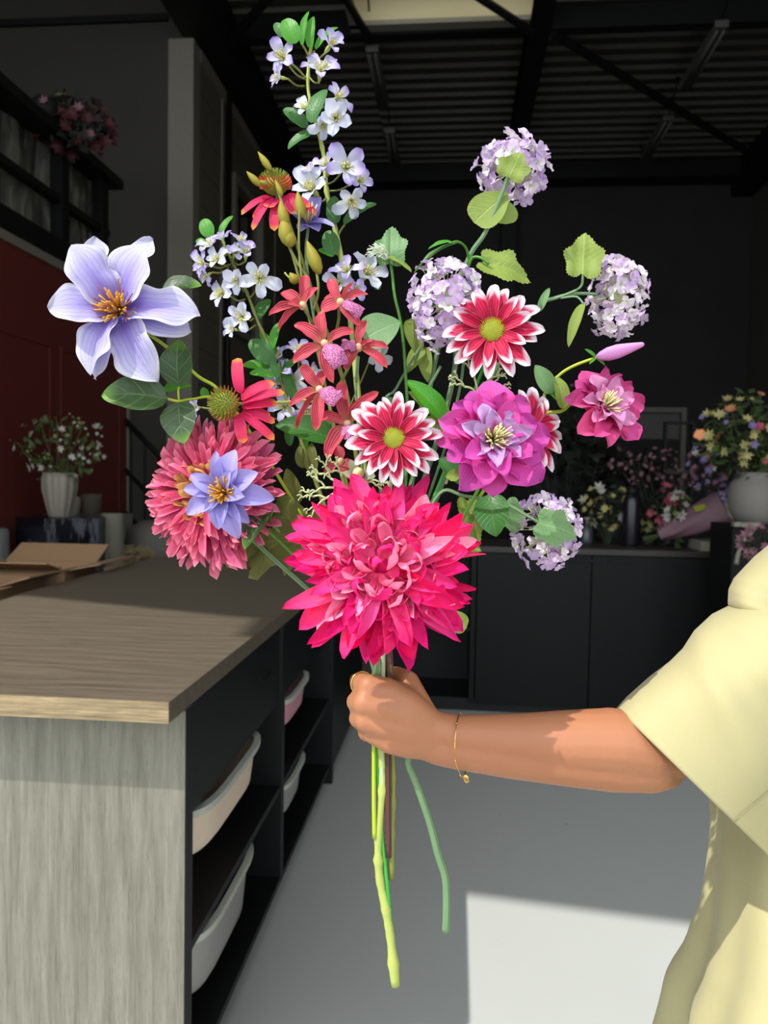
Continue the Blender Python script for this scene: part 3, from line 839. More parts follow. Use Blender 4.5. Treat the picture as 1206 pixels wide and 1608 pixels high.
# wrapped bouquet
wb = at(1095, 815, 4.9)
wr = thing('wrapped_bouquet', (wb.x, wb.y, zt), 'bouquet wrapped in mauve paper with a yellow note on the rear worktop', 'bouquet')
ax = Vector((.16, -.05, .075))
Mx, _L = frame(wb - ax * 1.3 - Vector((0, 0, .01)), wb + ax * .9, Vector((0, -.7, .7)))
vs = []; fs = []; n = 30
for i in range(9):
    for k in range(n + 1):
        a = 2 * pi * k / n; r = .1 + .22 * (i / 8) + .02 * sin(a * 5 + i); vs.append(Mx @ Vector((i / 8, r * cos(a) * 1.0, r * sin(a) * .75)))
for i in range(8):
    for k in range(n): q = i * (n + 1) + k; fs.append((q, q + 1, q + n + 2, q + n + 1))
MB().add(vs, fs).build('paper', plain('mauve_paper', rgb(124, 92, 104), .6), wr, smooth=True)
MB().box(-.035, .035, -.018, .018, 0, .002, facing_matrix(Mx @ Vector((.7, 0, .24)), Vector((0, -.9, .4)), 1, .3)).build('note', plain('yellow_note', rgb(150, 160, 44)), wr)
rnd = random.Random(3)
for k in range(16):
    p = Mx @ Vector((1.02, rnd.uniform(-.26, .26), rnd.uniform(-.15, .2)))
    link('blossom', (F_white, F_cream, F_lil)[k % 3], facing_matrix(p, Vector((.3, -.8, .4)), .035, k), wr)
s = MB()
for k in range(6): s.tube([Mx @ Vector((.05, 0, 0)), Mx @ Vector((-.25, rnd.uniform(-.08, .08), rnd.uniform(-.03, .03)))], .004, 5)
s.build('stems', L_mid, wr)
info(box(1.47, 1.74, YC + .02, YC + .28, zt, zt + .06).build('white_box', M_pot, bevel=.004), 'flat white box on the end of the rear worktop below the wrapped bouquet', 'box')

# stoneware vase on a white stand
YV = 4.3
vz = at(1185, 823, YV).z; vx = at(1188, 780, YV).x
info(box(vx - .17, vx + .4, YV - .15, YV + .2, 0, vz - .001).build('vase_plinth', M_charcoal, bevel=.004), 'charcoal plinth under the stoneware vase, behind the yellow shoulder', 'plinth')
q = [at(1163, 824, YV - .2), at(1182, 830, YV - .2), at(1170, 848, YV - .2), at(1160, 868, YV - .2), at(1156, 886, YV - .2)]  # chair-like pale curve; its fixing to the plinth is made up
hk = info(MB().tube(smooth_path(q), [.012] * 25, 8).build('curved_piece', M_pot, smooth=True), 'pale curved bracket on the charcoal plinth below the stoneware vase', 'piece')
MB().box(q[0].x - .03, q[0].x + .1, YV - .2, YV - .151, q[0].z - .01, q[0].z + .012).build('arm', M_pot, hk)
hv = at(1185, 742, YV).z - vz
M_vase = plain('stoneware', rgb(122, 118, 112), .7, var=.05)
info(MB().lathe([(.09, 0), (.1, .005), (.135, hv * .25), (.145, hv * .6), (.13, hv * .8), (.1, hv * .9), (.1, hv), (.09, hv), (.09, hv * .85), (.001, hv * .5)], 40, T(vx, YV, vz)).build('stoneware_vase', M_vase, smooth=True), 'large grey stoneware vase holding garden flowers on the white stand', 'vase')
arrangement('garden_bouquet', 'tall bouquet of cream stars and peach blooms in the stoneware vase', 'bouquet', (vx, YV, vz + hv * .6), at(1172, 680, YV), (.24, .18, .23), [(F_cream, 34, .034), (F_peach, 6, .03), (F_pink, 10, .024), (F_lil, 12, .022)], L_mid, 420, 12, leafL=.06)
pb = at(1098, 684, YV)
info(link('peach_bloom', petal_star('peach_bloom', bm('peach_bloom_petal', rgb(238, 160, 112)), 16, .034, .024, .7, 9), facing_matrix(pb, Vector((-.2, -1, .2)))), 'single round peach bloom leaning out of the stoneware vase', 'flower')
MB().tube(smooth_path([pb + Vector((0, .004, 0)), at(1120, 662, YV), at(1165, 700, YV + .02), (vx, YV, vz + hv)]), .003, 5).build('stem', L_mid, bpy.data.objects['peach_bloom'])
# shelf unit with plants at the back
su = thing('back_shelf', (1.9, 8.0, 0), 'pale open shelf unit against the dark back of the room', 'shelf')
def fr(x0, y0, x1, y1, Y, w, mat, nm):
    a, b = at(x0, y1, Y), at(x1, y0, Y); q = MB()
    q.box(a.x, b.x, Y, Y + .05, b.z - w, b.z); q.box(a.x, a.x + w, Y, Y + .05, a.z, b.z - w); q.box(b.x - w, b.x, Y, Y + .05, a.z, b.z - w); q.box(a.x + w, b.x - w, Y, Y + .05, a.z, a.z + w)
    return q
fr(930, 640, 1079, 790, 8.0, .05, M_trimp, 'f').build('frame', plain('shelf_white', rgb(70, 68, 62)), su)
a, b = at(930, 688, 8.05), at(1079, 642, 8.05)
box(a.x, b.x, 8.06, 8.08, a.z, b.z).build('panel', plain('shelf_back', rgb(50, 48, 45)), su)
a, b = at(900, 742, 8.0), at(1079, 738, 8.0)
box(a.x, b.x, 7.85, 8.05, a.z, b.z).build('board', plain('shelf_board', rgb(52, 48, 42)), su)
lg = MB(); lg2 = MB(); lg.box(at(932, 0, 8).x, at(932, 0, 8).x + .05, 8.0, 8.05, 0, at(930, 790, 8).z); lg2.box(at(1073, 0, 8).x, at(1073, 0, 8).x + .05, 8.0, 8.05, 0, at(930, 790, 8).z)
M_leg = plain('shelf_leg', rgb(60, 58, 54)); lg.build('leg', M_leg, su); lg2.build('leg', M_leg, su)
_f = fr(1040, 662, 1092, 790, 6.6, .022, M_steel, 'f'); _a = at(1040, 790, 6.6); _b = at(1092, 790, 6.6); _f.box(_a.x, _a.x + .022, 6.6, 6.65, 0, _a.z); _f.box(_b.x - .022, _b.x, 6.6, 6.65, 0, _a.z)
info(_f.build('black_frame', M_steel), 'thin black metal stand in front of the pale shelf', 'stand')
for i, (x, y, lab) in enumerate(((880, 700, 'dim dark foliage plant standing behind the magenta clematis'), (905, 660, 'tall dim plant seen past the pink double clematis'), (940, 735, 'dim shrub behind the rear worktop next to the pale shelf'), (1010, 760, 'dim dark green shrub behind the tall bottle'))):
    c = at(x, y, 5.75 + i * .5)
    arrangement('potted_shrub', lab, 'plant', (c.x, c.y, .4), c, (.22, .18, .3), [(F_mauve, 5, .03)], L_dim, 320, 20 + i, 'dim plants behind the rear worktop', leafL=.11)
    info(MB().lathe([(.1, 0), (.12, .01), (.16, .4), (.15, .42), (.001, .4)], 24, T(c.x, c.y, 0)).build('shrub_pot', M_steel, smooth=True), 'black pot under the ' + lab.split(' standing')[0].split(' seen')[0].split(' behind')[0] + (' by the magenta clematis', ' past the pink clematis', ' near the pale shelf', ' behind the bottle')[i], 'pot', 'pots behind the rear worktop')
c = at(1192, 850, 3.6)
arrangement('pink_blossom_spray', 'blurred dusty pink blossom spray just above the yellow shoulder', 'flower', (c.x + .1, c.y, .9), c, (.08, .08, .08), [(F_mauve, 30, .022)], L_dark, 20, 31)
info(MB().lathe([(.08, 0), (.1, .01), (.1, .88), (.08, .9), (.06, .88), (.001, .7)], 24, T(c.x + .1, c.y, 0)).build('floor_vase', M_vase, smooth=True), 'tall plain floor vase hidden behind the yellow shoulder', 'vase')

# ------------------------------------------------------------------ bouquet materials
PM = {}
PM['clem'] = petal_mat('pale_violet_petal', [(0, rgb(150, 126, 212)), (.35, rgb(190, 180, 234)), (.8, rgb(214, 212, 244)), (1, rgb(228, 226, 248))], stripe=rgb(134, 108, 206), stripe_w=.55, edge=rgb(238, 236, 250), edge0=.82, val=.97, trans=.28, bump=.7, veins=.25, vein_col=rgb(140, 120, 206), freq=55)
PM['clem2'] = petal_mat('lavender_petal', [(0, rgb(128, 112, 200)), (.5, rgb(164, 156, 222)), (1, rgb(176, 166, 226))], stripe=rgb(146, 130, 210), stripe_w=.3, trans=.25)
PM['hot'] = petal_mat('hot_pink_petal', [(0, rgb(255, 110, 156)), (.4, rgb(252, 94, 156)), (.8, rgb(248, 66, 138)), (1, rgb(240, 44, 122))], val=1.0, trans=.35, var=.14, hue=.02, bump=.4)
PM['hot2'] = petal_mat('deep_pink_petal', [(0, rgb(244, 60, 120)), (.5, rgb(240, 42, 116)), (1, rgb(230, 26, 110))], val=1.0, trans=.35, var=.14, hue=.02, bump=.4)
PM['salmon'] = petal_mat('salmon_petal', [(0, rgb(255, 96, 140)), (.5, rgb(255, 140, 180)), (1, rgb(255, 170, 200))], val=1.0, trans=.35, var=.12, hue=.02)
PM['spider'] = petal_mat('dusky_pink_petal', [(0, rgb(176, 50, 98)), (.45, rgb(220, 82, 136)), (.85, rgb(234, 118, 158)), (1, rgb(244, 158, 180))], trans=.3, var=.16, hue=.02)
PM['cream'] = petal_mat('apricot_petal', [(0, rgb(206, 110, 90)), (.4, rgb(220, 150, 96)), (1, rgb(234, 202, 128))], trans=.3, var=.12)
PM['daisy'] = petal_mat('crimson_white_petal', [(0, rgb(176, 14, 58)), (.6, rgb(202, 26, 76)), (1, rgb(214, 50, 96))], tip=rgb(240, 228, 238), tip0=.86, edge=rgb(236, 190, 206), edge0=1.0, veins=.3, vein_col=rgb(232, 110, 140), freq=26, trans=.22)
PM['magenta'] = petal_mat('magenta_petal', [(0, rgb(238, 44, 124)), (.4, rgb(230, 70, 162)), (1, rgb(214, 94, 186))], veins=.25, vein_col=rgb(160, 24, 120), freq=60, val=.95, trans=.32, var=.14, hue=.03, bump=.5)
PM['lilac'] = petal_mat('lilac_inner_petal', [(0, rgb(196, 60, 140)), (.45, rgb(206, 140, 206)), (1, rgb(206, 182, 228))], trans=.3, var=.08)
PM['rose'] = petal_mat('bright_rose_petal', [(0, rgb(226, 30, 120)), (.5, rgb(228, 84, 150)), (1, rgb(232, 96, 162))], veins=.2, vein_col=rgb(210, 40, 130), freq=60, trans=.35, var=.14, hue=.03)
PM['rose2'] = petal_mat('soft_rose_petal', [(0, rgb(220, 120, 180)), (.5, rgb(232, 160, 206)), (1, rgb(228, 150, 200))], trans=.32, var=.1)
PM['cone'] = petal_mat('coneflower_petal', [(0, rgb(206, 30, 84)), (.5, rgb(232, 62, 110)), (.82, rgb(232, 70, 100)), (.97, rgb(238, 160, 70))], veins=.35, vein_col=rgb(196, 20, 80), freq=30, trans=.3, var=.08)
PM['orchid'] = petal_mat('striped_coral_petal', [(0, rgb(190, 130, 86)), (.28, rgb(196, 62, 82)), (.85, rgb(214, 56, 88)), (1, rgb(232, 140, 112))], veins=.55, vein_col=rgb(244, 170, 166), freq=44, trans=.28, var=.1)
PM['bloss'] = petal_mat('blossom_petal', [(0, rgb(200, 212, 170)), (.3, rgb(220, 220, 240)), (.7, rgb(204, 198, 238)), (1, rgb(164, 130, 214))], val=.97, trans=.35, var=.06, bump=.3)
PM['bloss2'] = petal_mat('white_blossom_petal', [(0, rgb(214, 220, 180)), (.3, rgb(232, 234, 242)), (.8, rgb(216, 222, 244)), (1, rgb(204, 196, 236))], val=.97, trans=.35, var=.05, bump=.3)
PM['vib'] = petal_mat('snowball_petal', [(0, rgb(226, 230, 206)), (.3, rgb(222, 200, 232)), (1, rgb(208, 182, 230))], val=.97, trans=.35, var=.1, hue=.03)
PM['vibw'] = petal_mat('pale_snowball_petal', [(0, rgb(220, 232, 196)), (.35, rgb(244, 236, 242)), (1, rgb(232, 216, 240))], val=.97, trans=.35, var=.08, hue=.03)
PM['bud'] = petal_mat('pink_bud_petal', [(0, rgb(214, 206, 240)), (.5, rgb(214, 160, 220)), (1, rgb(224, 100, 170))], trans=.2)
PM['gbud'] = petal_mat('olive_bud_petal', [(0, rgb(128, 130, 44)), (.6, rgb(156, 150, 58)), (1, rgb(190, 160, 60))], trans=.2)
PM['lip'] = petal_mat('spotted_lip', [(0, rgb(214, 190, 190)), (.3, rgb(178, 90, 140)), (1, rgb(196, 110, 156))], veins=.9, vein_col=rgb(110, 20, 80), freq=70, trans=.2, bump=.8)
_l = NT('spotted_lip_petal'); _v = _l.n('ShaderNodeTexVoronoi'); _v.inputs['Scale'].default_value = 16; _l.l(_l.coord('UV', (1, 1, 1)), _v.inputs[0])
_l.base(_l.mix(_l.math('LESS_THAN', _v.outputs[0], .34), rgb(184, 104, 152), rgb(96, 16, 72))); _l.rough(.5); _l.bump(_v.outputs[0], .6, .002)
PM['lip'] = _l.m
PM['sepal'] = petal_mat('grey_green_sepal', [(0, rgb(150, 160, 124)), (1, rgb(178, 186, 160))], trans=.25)
LM = {}
LM['dark'] = leaf_mat('dark_green_leaf', rgb(52, 84, 44), rgb(110, 142, 88), edge=rgb(110, 160, 60), freq=24, bump=.6)
LM['bright'] = leaf_mat('bright_green_leaf', rgb(72, 166, 34), rgb(140, 206, 74), freq=60, trans=.35)
LM['mid'] = leaf_mat('green_leaf', rgb(56, 122, 48), rgb(110, 162, 84), freq=60)
LM['lime'] = leaf_mat('lime_leaf', rgb(160, 184, 84), rgb(196, 214, 124), freq=46, trans=.4, rough=.6)
LM['sage'] = leaf_mat('sage_leaf', rgb(120, 166, 108), rgb(170, 204, 150), freq=46, trans=.3, rough=.55)
LM['olive'] = leaf_mat('olive_leaf', rgb(122, 124, 60), rgb(166, 168, 104), freq=20, trans=.35, rough=.65)
def stem_mat(name, col, col2=None, ridges=0):
    m = NT(name); uv = m.n('ShaderNodeUVMap'); sp = m.n('ShaderNodeSeparateXYZ'); m.l(uv.outputs[0], sp.inputs[0])
    nz = m.noise(40, m.coord('Object', (1, 1, .3)), 3)
    c = m.mix(nz, col, tuple(x * .6 for x in col[:3]) + (1,))
    h = nz
    if ridges:
        w = m.math('SINE', m.math('MULTIPLY', sp.outputs[1], 6.2832 * ridges)); h = w
        c = m.mix(m.math('MULTIPLY', m.math('ADD', w, 1.0), .3), c, col2)
    m.base(c); m.rough(.5); m.bump(h, .5, .001)
    return m.m
SM = dict(green=stem_mat('green_stem', rgb(84, 142, 50)), vivid=stem_mat('vivid_green_stem', rgb(60, 168, 62)), yellow=stem_mat('yellow_green_stem', rgb(176, 196, 40)),
          olive=stem_mat('olive_stem', rgb(128, 134, 60)), pale=stem_mat('pale_stem', rgb(186, 200, 168)), brown=stem_mat('brown_stem', rgb(104, 62, 58), rgb(60, 34, 34), 4),
          beige=stem_mat('beige_stem', rgb(170, 160, 110)), sage=stem_mat('sage_stem', rgb(132, 168, 120), rgb(84, 116, 78), 5), lime=stem_mat('lime_stem', rgb(178, 190, 96)), white=stem_mat('coral_twig', rgb(196, 206, 150)))
M_fil = plain('stamen_yellow', rgb(226, 160, 44), .5, var=.2, scale=200); M_fil2 = plain('stamen_cream', rgb(222, 212, 150), .5, var=.1, scale=200)
M_fil3 = plain('stamen_brown_tip', rgb(140, 70, 70), .5); M_pist = plain('blossom_stamen', rgb(216, 210, 120), .5)
M_disc = plain('daisy_disc', rgb(214, 208, 50), .7, var=.15, scale=300); M_disc2 = plain('daisy_disc_centre', rgb(140, 150, 40), .7)
M_cone = plain('cone_green', rgb(128, 140, 36), .6, var=.12, scale=200); M_conered = plain('cone_red', rgb(206, 80, 40), .6, var=.1, scale=200); M_coneg = plain('cone_rust', rgb(160, 100, 40), .6)

def lobed_leaf(mat, seed=0, lobes=3, depth=.22, serr=.03, fold=.25):
    key = ('lobed', mat.name, seed, lobes, depth, serr, fold)
    if key in _pm: return _pm[key]
    n, rings = 84, 6; vs = [(.24, 0, 0)]; uvs = [(.24, .5)]; fs = []
    rnd = random.Random(seed); ph = rnd.uniform(0, 6)
    for j in range(1, rings + 1):
        for k in range(n):
            th = 2 * pi * k / n - pi  # 0 points to the tip
            a = abs(th)
            R = .44 + .32 * math.exp(-(a / .52) ** 2) + .18 * math.exp(-((a - 1.1) / .36) ** 2) + .10 * math.exp(-((a - 2.2) / .4) ** 2) - .14 * math.exp(-((a - pi) / .35) ** 2)
            R *= .92 if th > 0 else 1.0
            R *= 1 + serr * (1 if k % 2 else -1) * (j / rings) ** 3
            r = R * j / rings
            x = .24 + r * cos(th); y = r * sin(th) * .95
            z = fold * abs(y) ** 1.3 + .03 * sin(x * 8 + ph) - .16 * x * x + .02 * sin(y * 20 + ph)
            vs.append((x, y, z)); uvs.append((max(0, min(1, x)), y + .5))
    for k in range(n): fs.append((0, 1 + k, 1 + (k + 1) % n))
    for j in range(rings - 1):
        for k in range(n):
            a = 1 + j * n + k; b = 1 + j * n + (k + 1) % n
            fs.append((a, a + n, b + n, b))
    me = MB().add(vs, fs, uvs).mesh('lobed_leaf', mat, True)
    _pm[key] = me
    return me
LEAFK = {}
def leaf(par, b, t, w, d, mat='mid', kind='oval', hint=None, dt=0.0, seed=0, name='leaf', label=None):
    """b, t: photo positions of the base and tip; w: width in photo pixels; d: distance; dt: tip's extra distance"""
    A = P(b[0], b[1], d); B = P(t[0], t[1], d + dt)
    Lpx = math.hypot(t[0] - b[0], t[1] - b[1])
    h = hint if hint is not None else V(-.2, .35, 1)
    if kind == 'lobed':
        me = lobed_leaf(LM[mat], seed); ws = w / Lpx
    elif kind == 'serrated':
        me = blade(LM[mat], 'oval', .55, .35, .10, .01, seed, 36, 6, .10, 18); ws = (w / Lpx) / .55
    elif kind == 'clem':
        me = blade(LM[mat], 'clematis', .6, .4, .16, .012, seed, 20, 8); ws = (w / Lpx) / .6
    elif kind == 'round':
        me = blade(LM[mat], 'round', .9, .2, .06, .012, seed, 36, 8, .06, 18); ws = (w / Lpx) / .9
    else:
        me = blade(LM[mat], kind, .5, .3, .12, .01, seed, 18, 6); ws = (w / Lpx) / .5
    return put(name, me, par, A, B, h, ws, label)
def PP(*pts):
    return [P(*p) for p in pts]
GY0, GY1 = 1050, 1192
def stem(par, pts, r, mat, grip=None, tail=None, name='stem', r1=None, knobs=0, n=8):
    """pts: photo points (x, y, distance) from the flower down; grip: (x_top, x_bottom, distance) inside the fist; tail: points below the fist"""
    q = PP(*pts)
    if grip:
        gx0, gx1, gd = grip
        q += PP((gx0, GY0 - 30, gd - .004), (gx0 * .75 + gx1 * .25, GY0 + 25, gd), ((gx0 + gx1) / 2, (GY0 + GY1) / 2, gd))
        q += PP((gx1, GY1 - 10, gd)) if tail else []
    if tail: q += PP(*tail)
    s = smooth_path(q, 6)
    N = len(s); rr = [r + ((r1 or r) - r) * i / (N - 1) for i in range(N)]
    if knobs:
        rnd = random.Random(int(r * 1e6) + knobs)
        rr = [x * (1 + (.28 * ((i % knobs) == 0)) + rnd.uniform(-.08, .1)) for i, x in enumerate(rr)]
    return MB().tube(s, rr, n).build(name, SM[mat], par, smooth=True)
def twig(par, pts, r, mat, name='twig'):
    s = smooth_path(PP(*pts), 5)
    return MB().tube(s, [r] * len(s), 6).build(name, SM[mat], par, smooth=True)
def basis(n):
    n = Vector(n).normalized(); e1 = n.cross(UPV); e1 = e1.normalized() if e1.length > 1e-3 else RGT.copy()
    return n, -e1, e1.cross(n) * -1 if False else n.cross(-e1)
def stamens(par, C, n, count, L, r, mat, spread=1.0, tipmat=None, name='stamens', seed=0):
    rnd = random.Random(seed); n, e1, e2 = basis(n); mb = MB()
    for k in range(count):
        th = sqrt(rnd.random()) * spread; ph = rnd.uniform(0, 2 * pi); l = L * rnd.uniform(.7, 1.1)
        d = n * cos(th) + (e1 * cos(ph) + e2 * sin(ph)) * sin(th)
        b = C + (e1 * cos(ph) + e2 * sin(ph)) * L * .12 * th
        m = b + d * l * .6; t = b + d * l + (n * .35 + (e1 * rnd.uniform(-1, 1) + e2 * rnd.uniform(-1, 1)) * .2) * l * .3
        mb.tube([b, m, t], [r * .7, r, r * 1.1], 5)
    return mb.build(name, mat, par, smooth=True)
GA = 2.39996

# ---- blossoms on a branch
def blossom_mesh(mat, seed, n=5, open_=.5, w=.58):
    key = ('blossom', mat.name, seed, n, open_)
    if key in _pm: return _pm[key]
    rnd = random.Random(seed); mb = MB()
    pet = blade(mat, 'petal5', w, .45, .2, .05, seed, 10, 6, 0, 12, .05 * (seed % 3))
    base = [(v.co.copy()) for v in pet.vertices]
    uvd = [None] * len(base)
    for l in pet.loops: uvd[l.vertex_index] = tuple(pet.uv_layers[0].data[l.index].uv)
    fs = [tuple(p.vertices) for p in pet.polygons]
    for k in range(n):
        a = 2 * pi * k / n + rnd.uniform(-.12, .12); el = open_ * rnd.uniform(.2, 1.7)
        M = Matrix.Rotation(a, 3, 'Z') @ Matrix.Rotation(-el, 3, 'Y') @ Matrix.Rotation(rnd.uniform(-.2, .2), 3, 'X')
        s = rnd.uniform(.8, 1.12)
        mb.add([M @ (v * s + Vector((.06, 0, 0))) for v in base], fs, uvd)
    me = mb.mesh('blossom_petals', mat, True); _pm[key] = me
    return me
def blossom_stamen_mesh(seed, mat):
    key = ('bst', seed, mat.name)
    if key in _pm: return _pm[key]
    rnd = random.Random(seed); mb = MB()
    for k in range(14):
        th = rnd.uniform(.1, .75); ph = rnd.uniform(0, 6.28); l = rnd.uniform(.4, .6)
        d = Vector((sin(th) * cos(ph), sin(th) * sin(ph), cos(th)))
        mb.tube([(0, 0, 0.02), d * l], .02, 4); mb.ball(d * l, .04, 5, 3)
    me = mb.mesh('blossom_stamens', mat, True); _pm[key] = me
    return me
def calyx_mesh():
    if 'calyx' in _pm: return _pm['calyx']
    me = MB().lathe([(.03, -.55), (.07, -.4), (.13, -.15), (.1, .05), (.001, .08)], 8).mesh('calyx', SM['lime'], True); _pm['calyx'] = me
    return me
def blossom(par, x, y, d, R, nrm, seed=0, kind='bloss', open_=.5, attach=None):
    M = facing_matrix(P(x, y, d), Vector(nrm) + RGT * .35 * sin(seed * 2.1 + x) + UPV * .35 * cos(x * .7), R * 1.14 / FPX * d, seed * 1.3)
    o = link('blossom', blossom_mesh(PM[kind], seed % 5, 5, open_), M, par)
    link('stamens', blossom_stamen_mesh(seed % 3, M_pist), M, o)
    link('calyx', calyx_mesh(), M, o)
    if attach:
        p = M @ Vector((0, 0, -.5)); q = P(*attach)
        mb = MB(); mb.tube(smooth_path([p, p.lerp(q, .5) + Vector((0, 0, -.003)), q], 4), .0011, 5).build('pedicel', SM['olive'], par, smooth=True)
    return o

# ---- 1 tall blossom branch (tallest)
B = thing('blossom_branch', P(622, 1552, .80), 'tallest branch of pale lilac blossoms, its lime stem hanging lowest below the fist', 'flower', 'blossom branches in the bouquet')
D = .86
stem(B, [(489, 70, D - .005), (485, 100, D), (484, 140, D), (492, 180, D), (502, 215, D), (509, 250, D), (513, 300, D), (522, 340, D), (531, 380, D), (540, 430, D), (550, 500, D), (562, 620, .85), (575, 780, .84), (586, 950, .82)], .0017, 'lime', (592, 599, .803), [(600, 1240, .803), (594, 1320, .803), (596, 1378, .803), (606, 1428, .803), (614, 1480, .803), (621, 1548, .803)], r1=.0048, knobs=9)
for i, (x, y, R, n_, k, at_) in enumerate([
        (446, 93, 26, V(-.3, .2, 1), 'bloss', (480, 125, D)), (441, 122, 20, V(-.8, -.3, .4), 'bloss', (478, 135, D)), (517, 74, 26, V(.6, .5, .7), 'bloss', (487, 95, D)),
        (503, 114, 29, V(.1, .2, 1), 'bloss', (485, 120, D)), (528, 155, 24, V(.6, 0, .8), 'bloss', (490, 170, D)), (527, 187, 32, V(.1, -.1, 1), 'bloss2', (497, 205, D)),
        (484, 172, 24, V(-.4, 0, .9), 'bloss2', (490, 185, D)), (507, 195, 22, V(.2, -.6, .7), 'bloss2', (500, 210, D)), (543, 264, 33, V(.1, .1, 1), 'bloss', (513, 290, D)), (512, 262, 24, V(-.3, .4, .9), 'bloss', (510, 270, D)),
        (493, 300, 34, V(-.1, .1, 1), 'bloss2', (513, 310, D)), (491, 270, 20, V(-.5, .4, .6), 'bloss', (511, 280, D)), (551, 314, 27, V(.5, -.4, .7), 'bloss2', (518, 320, D)), (562, 285, 20, V(.8, .2, .4), 'bloss', (514, 300, D)),
        (546, 428, 26, V(-.2, .4, .9), 'bloss', (540, 450, D)), (574, 432, 32, V(.3, .1, 1), 'bloss2', (542, 460, D)), (533, 446, 24, V(-.5, .2, .8), 'bloss2', (541, 460, D)), (557, 455, 22, V(.1, -.5, .8), 'bloss', (545, 470, D))]):
    blossom(B, x, y, D - .022 - .006 * (i % 3), R, n_, i, k, .35 + .12 * (i % 3), at_)
for i, a in enumerate([((465, 68), (447, 30), 28, 'bright'), ((445, 58), (432, 36), 14, 'mid'), ((475, 72), (485, 18), 12, 'bright'), ((488, 76), (492, 26), 16, 'bright'), ((496, 78), (531, 43), 16, 'bright'),
        ((489, 193), (513, 140), 29, 'mid'), ((482, 200), (445, 171), 22, 'mid'), ((494, 207), (452, 234), 24, 'mid'), ((527, 352), (524, 308), 24, 'mid'), ((540, 352), (591, 320), 22, 'mid'), ((526, 400), (514, 362), 27, 'mid'),
        ((524, 402), (500, 392), 12, 'bright'), ((588, 440), (596, 455), 14, 'bright')]):
    leaf(B, a[0], a[1], a[2], D - (.035 if i in (0, 5) else .01), a[3], 'serrated', V(-.3, .5, .9), .004, i)
for (x0, y0), (x1, y1) in (((482, 125), (455, 98)), ((482, 202), (492, 198)), ((530, 372), (542, 352)), ((487, 95), (476, 72)), ((488, 95), (494, 80)), ((532, 400), (508, 396))):
    twig(B, [(x0, y0, D), ((x0 + x1) / 2, (y0 + y1) / 2 - 2, D - .004), (x1, y1, D - .008)], .0013, 'olive')

# ---- 2 shorter blossom branch
B = thing('blossom_branch', P(614, 1382, .81), 'shorter branch of pale blossoms between the big violet clematis and the orchids', 'flower', 'blossom branches in the bouquet')
D = .84
stem(B, [(352, 385, D), (372, 425, D), (388, 460, D), (405, 505, D), (425, 550, D), (442, 600, D), (462, 660, D), (505, 780, .83), (560, 930, .82)], .0013, 'olive', (598, 616, .808), [(617, 1240, .808), (615, 1310, .808), (614, 1380, .808)], r1=.0034, knobs=4)
for i, (x, y, R, n_, k, at_) in enumerate([
        (332, 388, 22, V(-.4, .4, .8), 'bloss', (355, 400, D)), (350, 378, 18, V(-.1, .8, .5), 'bloss', (358, 400, D)), (376, 382, 20, V(.3, .7, .6), 'bloss', (362, 405, D)), (322, 415, 22, V(-.6, -.2, .7), 'bloss', (360, 415, D)),
        (343, 408, 20, V(-.2, 0, 1), 'bloss2', (362, 415, D)), (386, 400, 22, V(.5, .2, .8), 'bloss', (366, 412, D)), (326, 432, 18, V(-.5, -.5, .6), 'bloss', (360, 420, D)), (408, 438, 29, V(.2, .1, 1), 'bloss2', (390, 470, D)),
        (374, 440, 24, V(0, -.1, 1), 'bloss2', (383, 458, D)), (352, 462, 25, V(-.4, 0, .9), 'bloss2', (385, 470, D)), (382, 498, 26, V(.1, .1, 1), 'bloss2', (398, 500, D)), (368, 517, 18, V(-.4, -.3, .8), 'bloss2', (402, 510, D)), (368, 398, 18, V(0, .3, 1), 'bloss2', (364, 410, D))]):
    blossom(B, x, y, D - .018 - .005 * (i % 3), R, n_, i + 2, k, .3 + .12 * (i % 3), at_)
for i, a in enumerate([((331, 372), (319, 344), 22, 'bright'), ((346, 370), (366, 339), 14, 'bright'), ((322, 386), (309, 376), 12, 'bright'), ((428, 570), (392, 534), 30, 'mid'), ((424, 577), (380, 574), 18, 'bright'), ((430, 590), (392, 586), 16, 'bright'),
        ((434, 555), (408, 520), 14, 'bright'), ((428, 548), (440, 505), 16, 'bright'), ((404, 500), (424, 470), 26, 'mid'), ((440, 600), (424, 545), 12, 'mid'), ((445, 585), (475, 560), 14, 'mid')]):
    leaf(B, a[0], a[1], a[2], D - .01 * (i % 2), a[3], 'serrated', V(-.3, .5, .9), .004, i)
# ---- 3 low blossom branch behind the orchids
B = thing('blossom_branch', P(606, 1150, .805), 'low lilac blossom branch half hidden behind the pink orchids and the coneflower', 'flower', 'blossom branches in the bouquet')
D = .87
stem(B, [(470, 560, D), (468, 620, D), (478, 700, D), (520, 830, .85), (570, 960, .83)], .0013, 'olive', (602, 606, .806), None, r1=.002)
for i, (x, y, R, n_, k, at_) in enumerate([
        (461, 598, 30, V(0, .1, 1), 'bloss2', (468, 620, D)), (440, 565, 22, V(-.3, .3, .9), 'bloss', (469, 590, D)), (468, 552, 20, V(0, .5, .9), 'bloss', (470, 570, D)), (448, 640, 24, V(-.3, -.2, .9), 'bloss', (470, 640, D)),
        (432, 605, 18, V(-.7, 0, .7), 'bloss', (468, 610, D)), (485, 585, 20, V(.5, .1, .8), 'bloss', (469, 600, D)), (310, 640, 16, V(-.4, .2, .9), 'bloss', (470, 660, D)), (480, 645, 22, V(.3, -.2, .9), 'bloss', (472, 650, D)), (440, 585, 20, V(-.4, .3, .8), 'bloss', (468, 600, D)), (590, 560, 24, V(.3, -.1, 1), 'bloss2', (520, 700, D))]):
    blossom(B, x, y, D - .02 - .005 * (i % 3), R, n_, i + 1, k, .3 + .1 * (i % 3), at_)
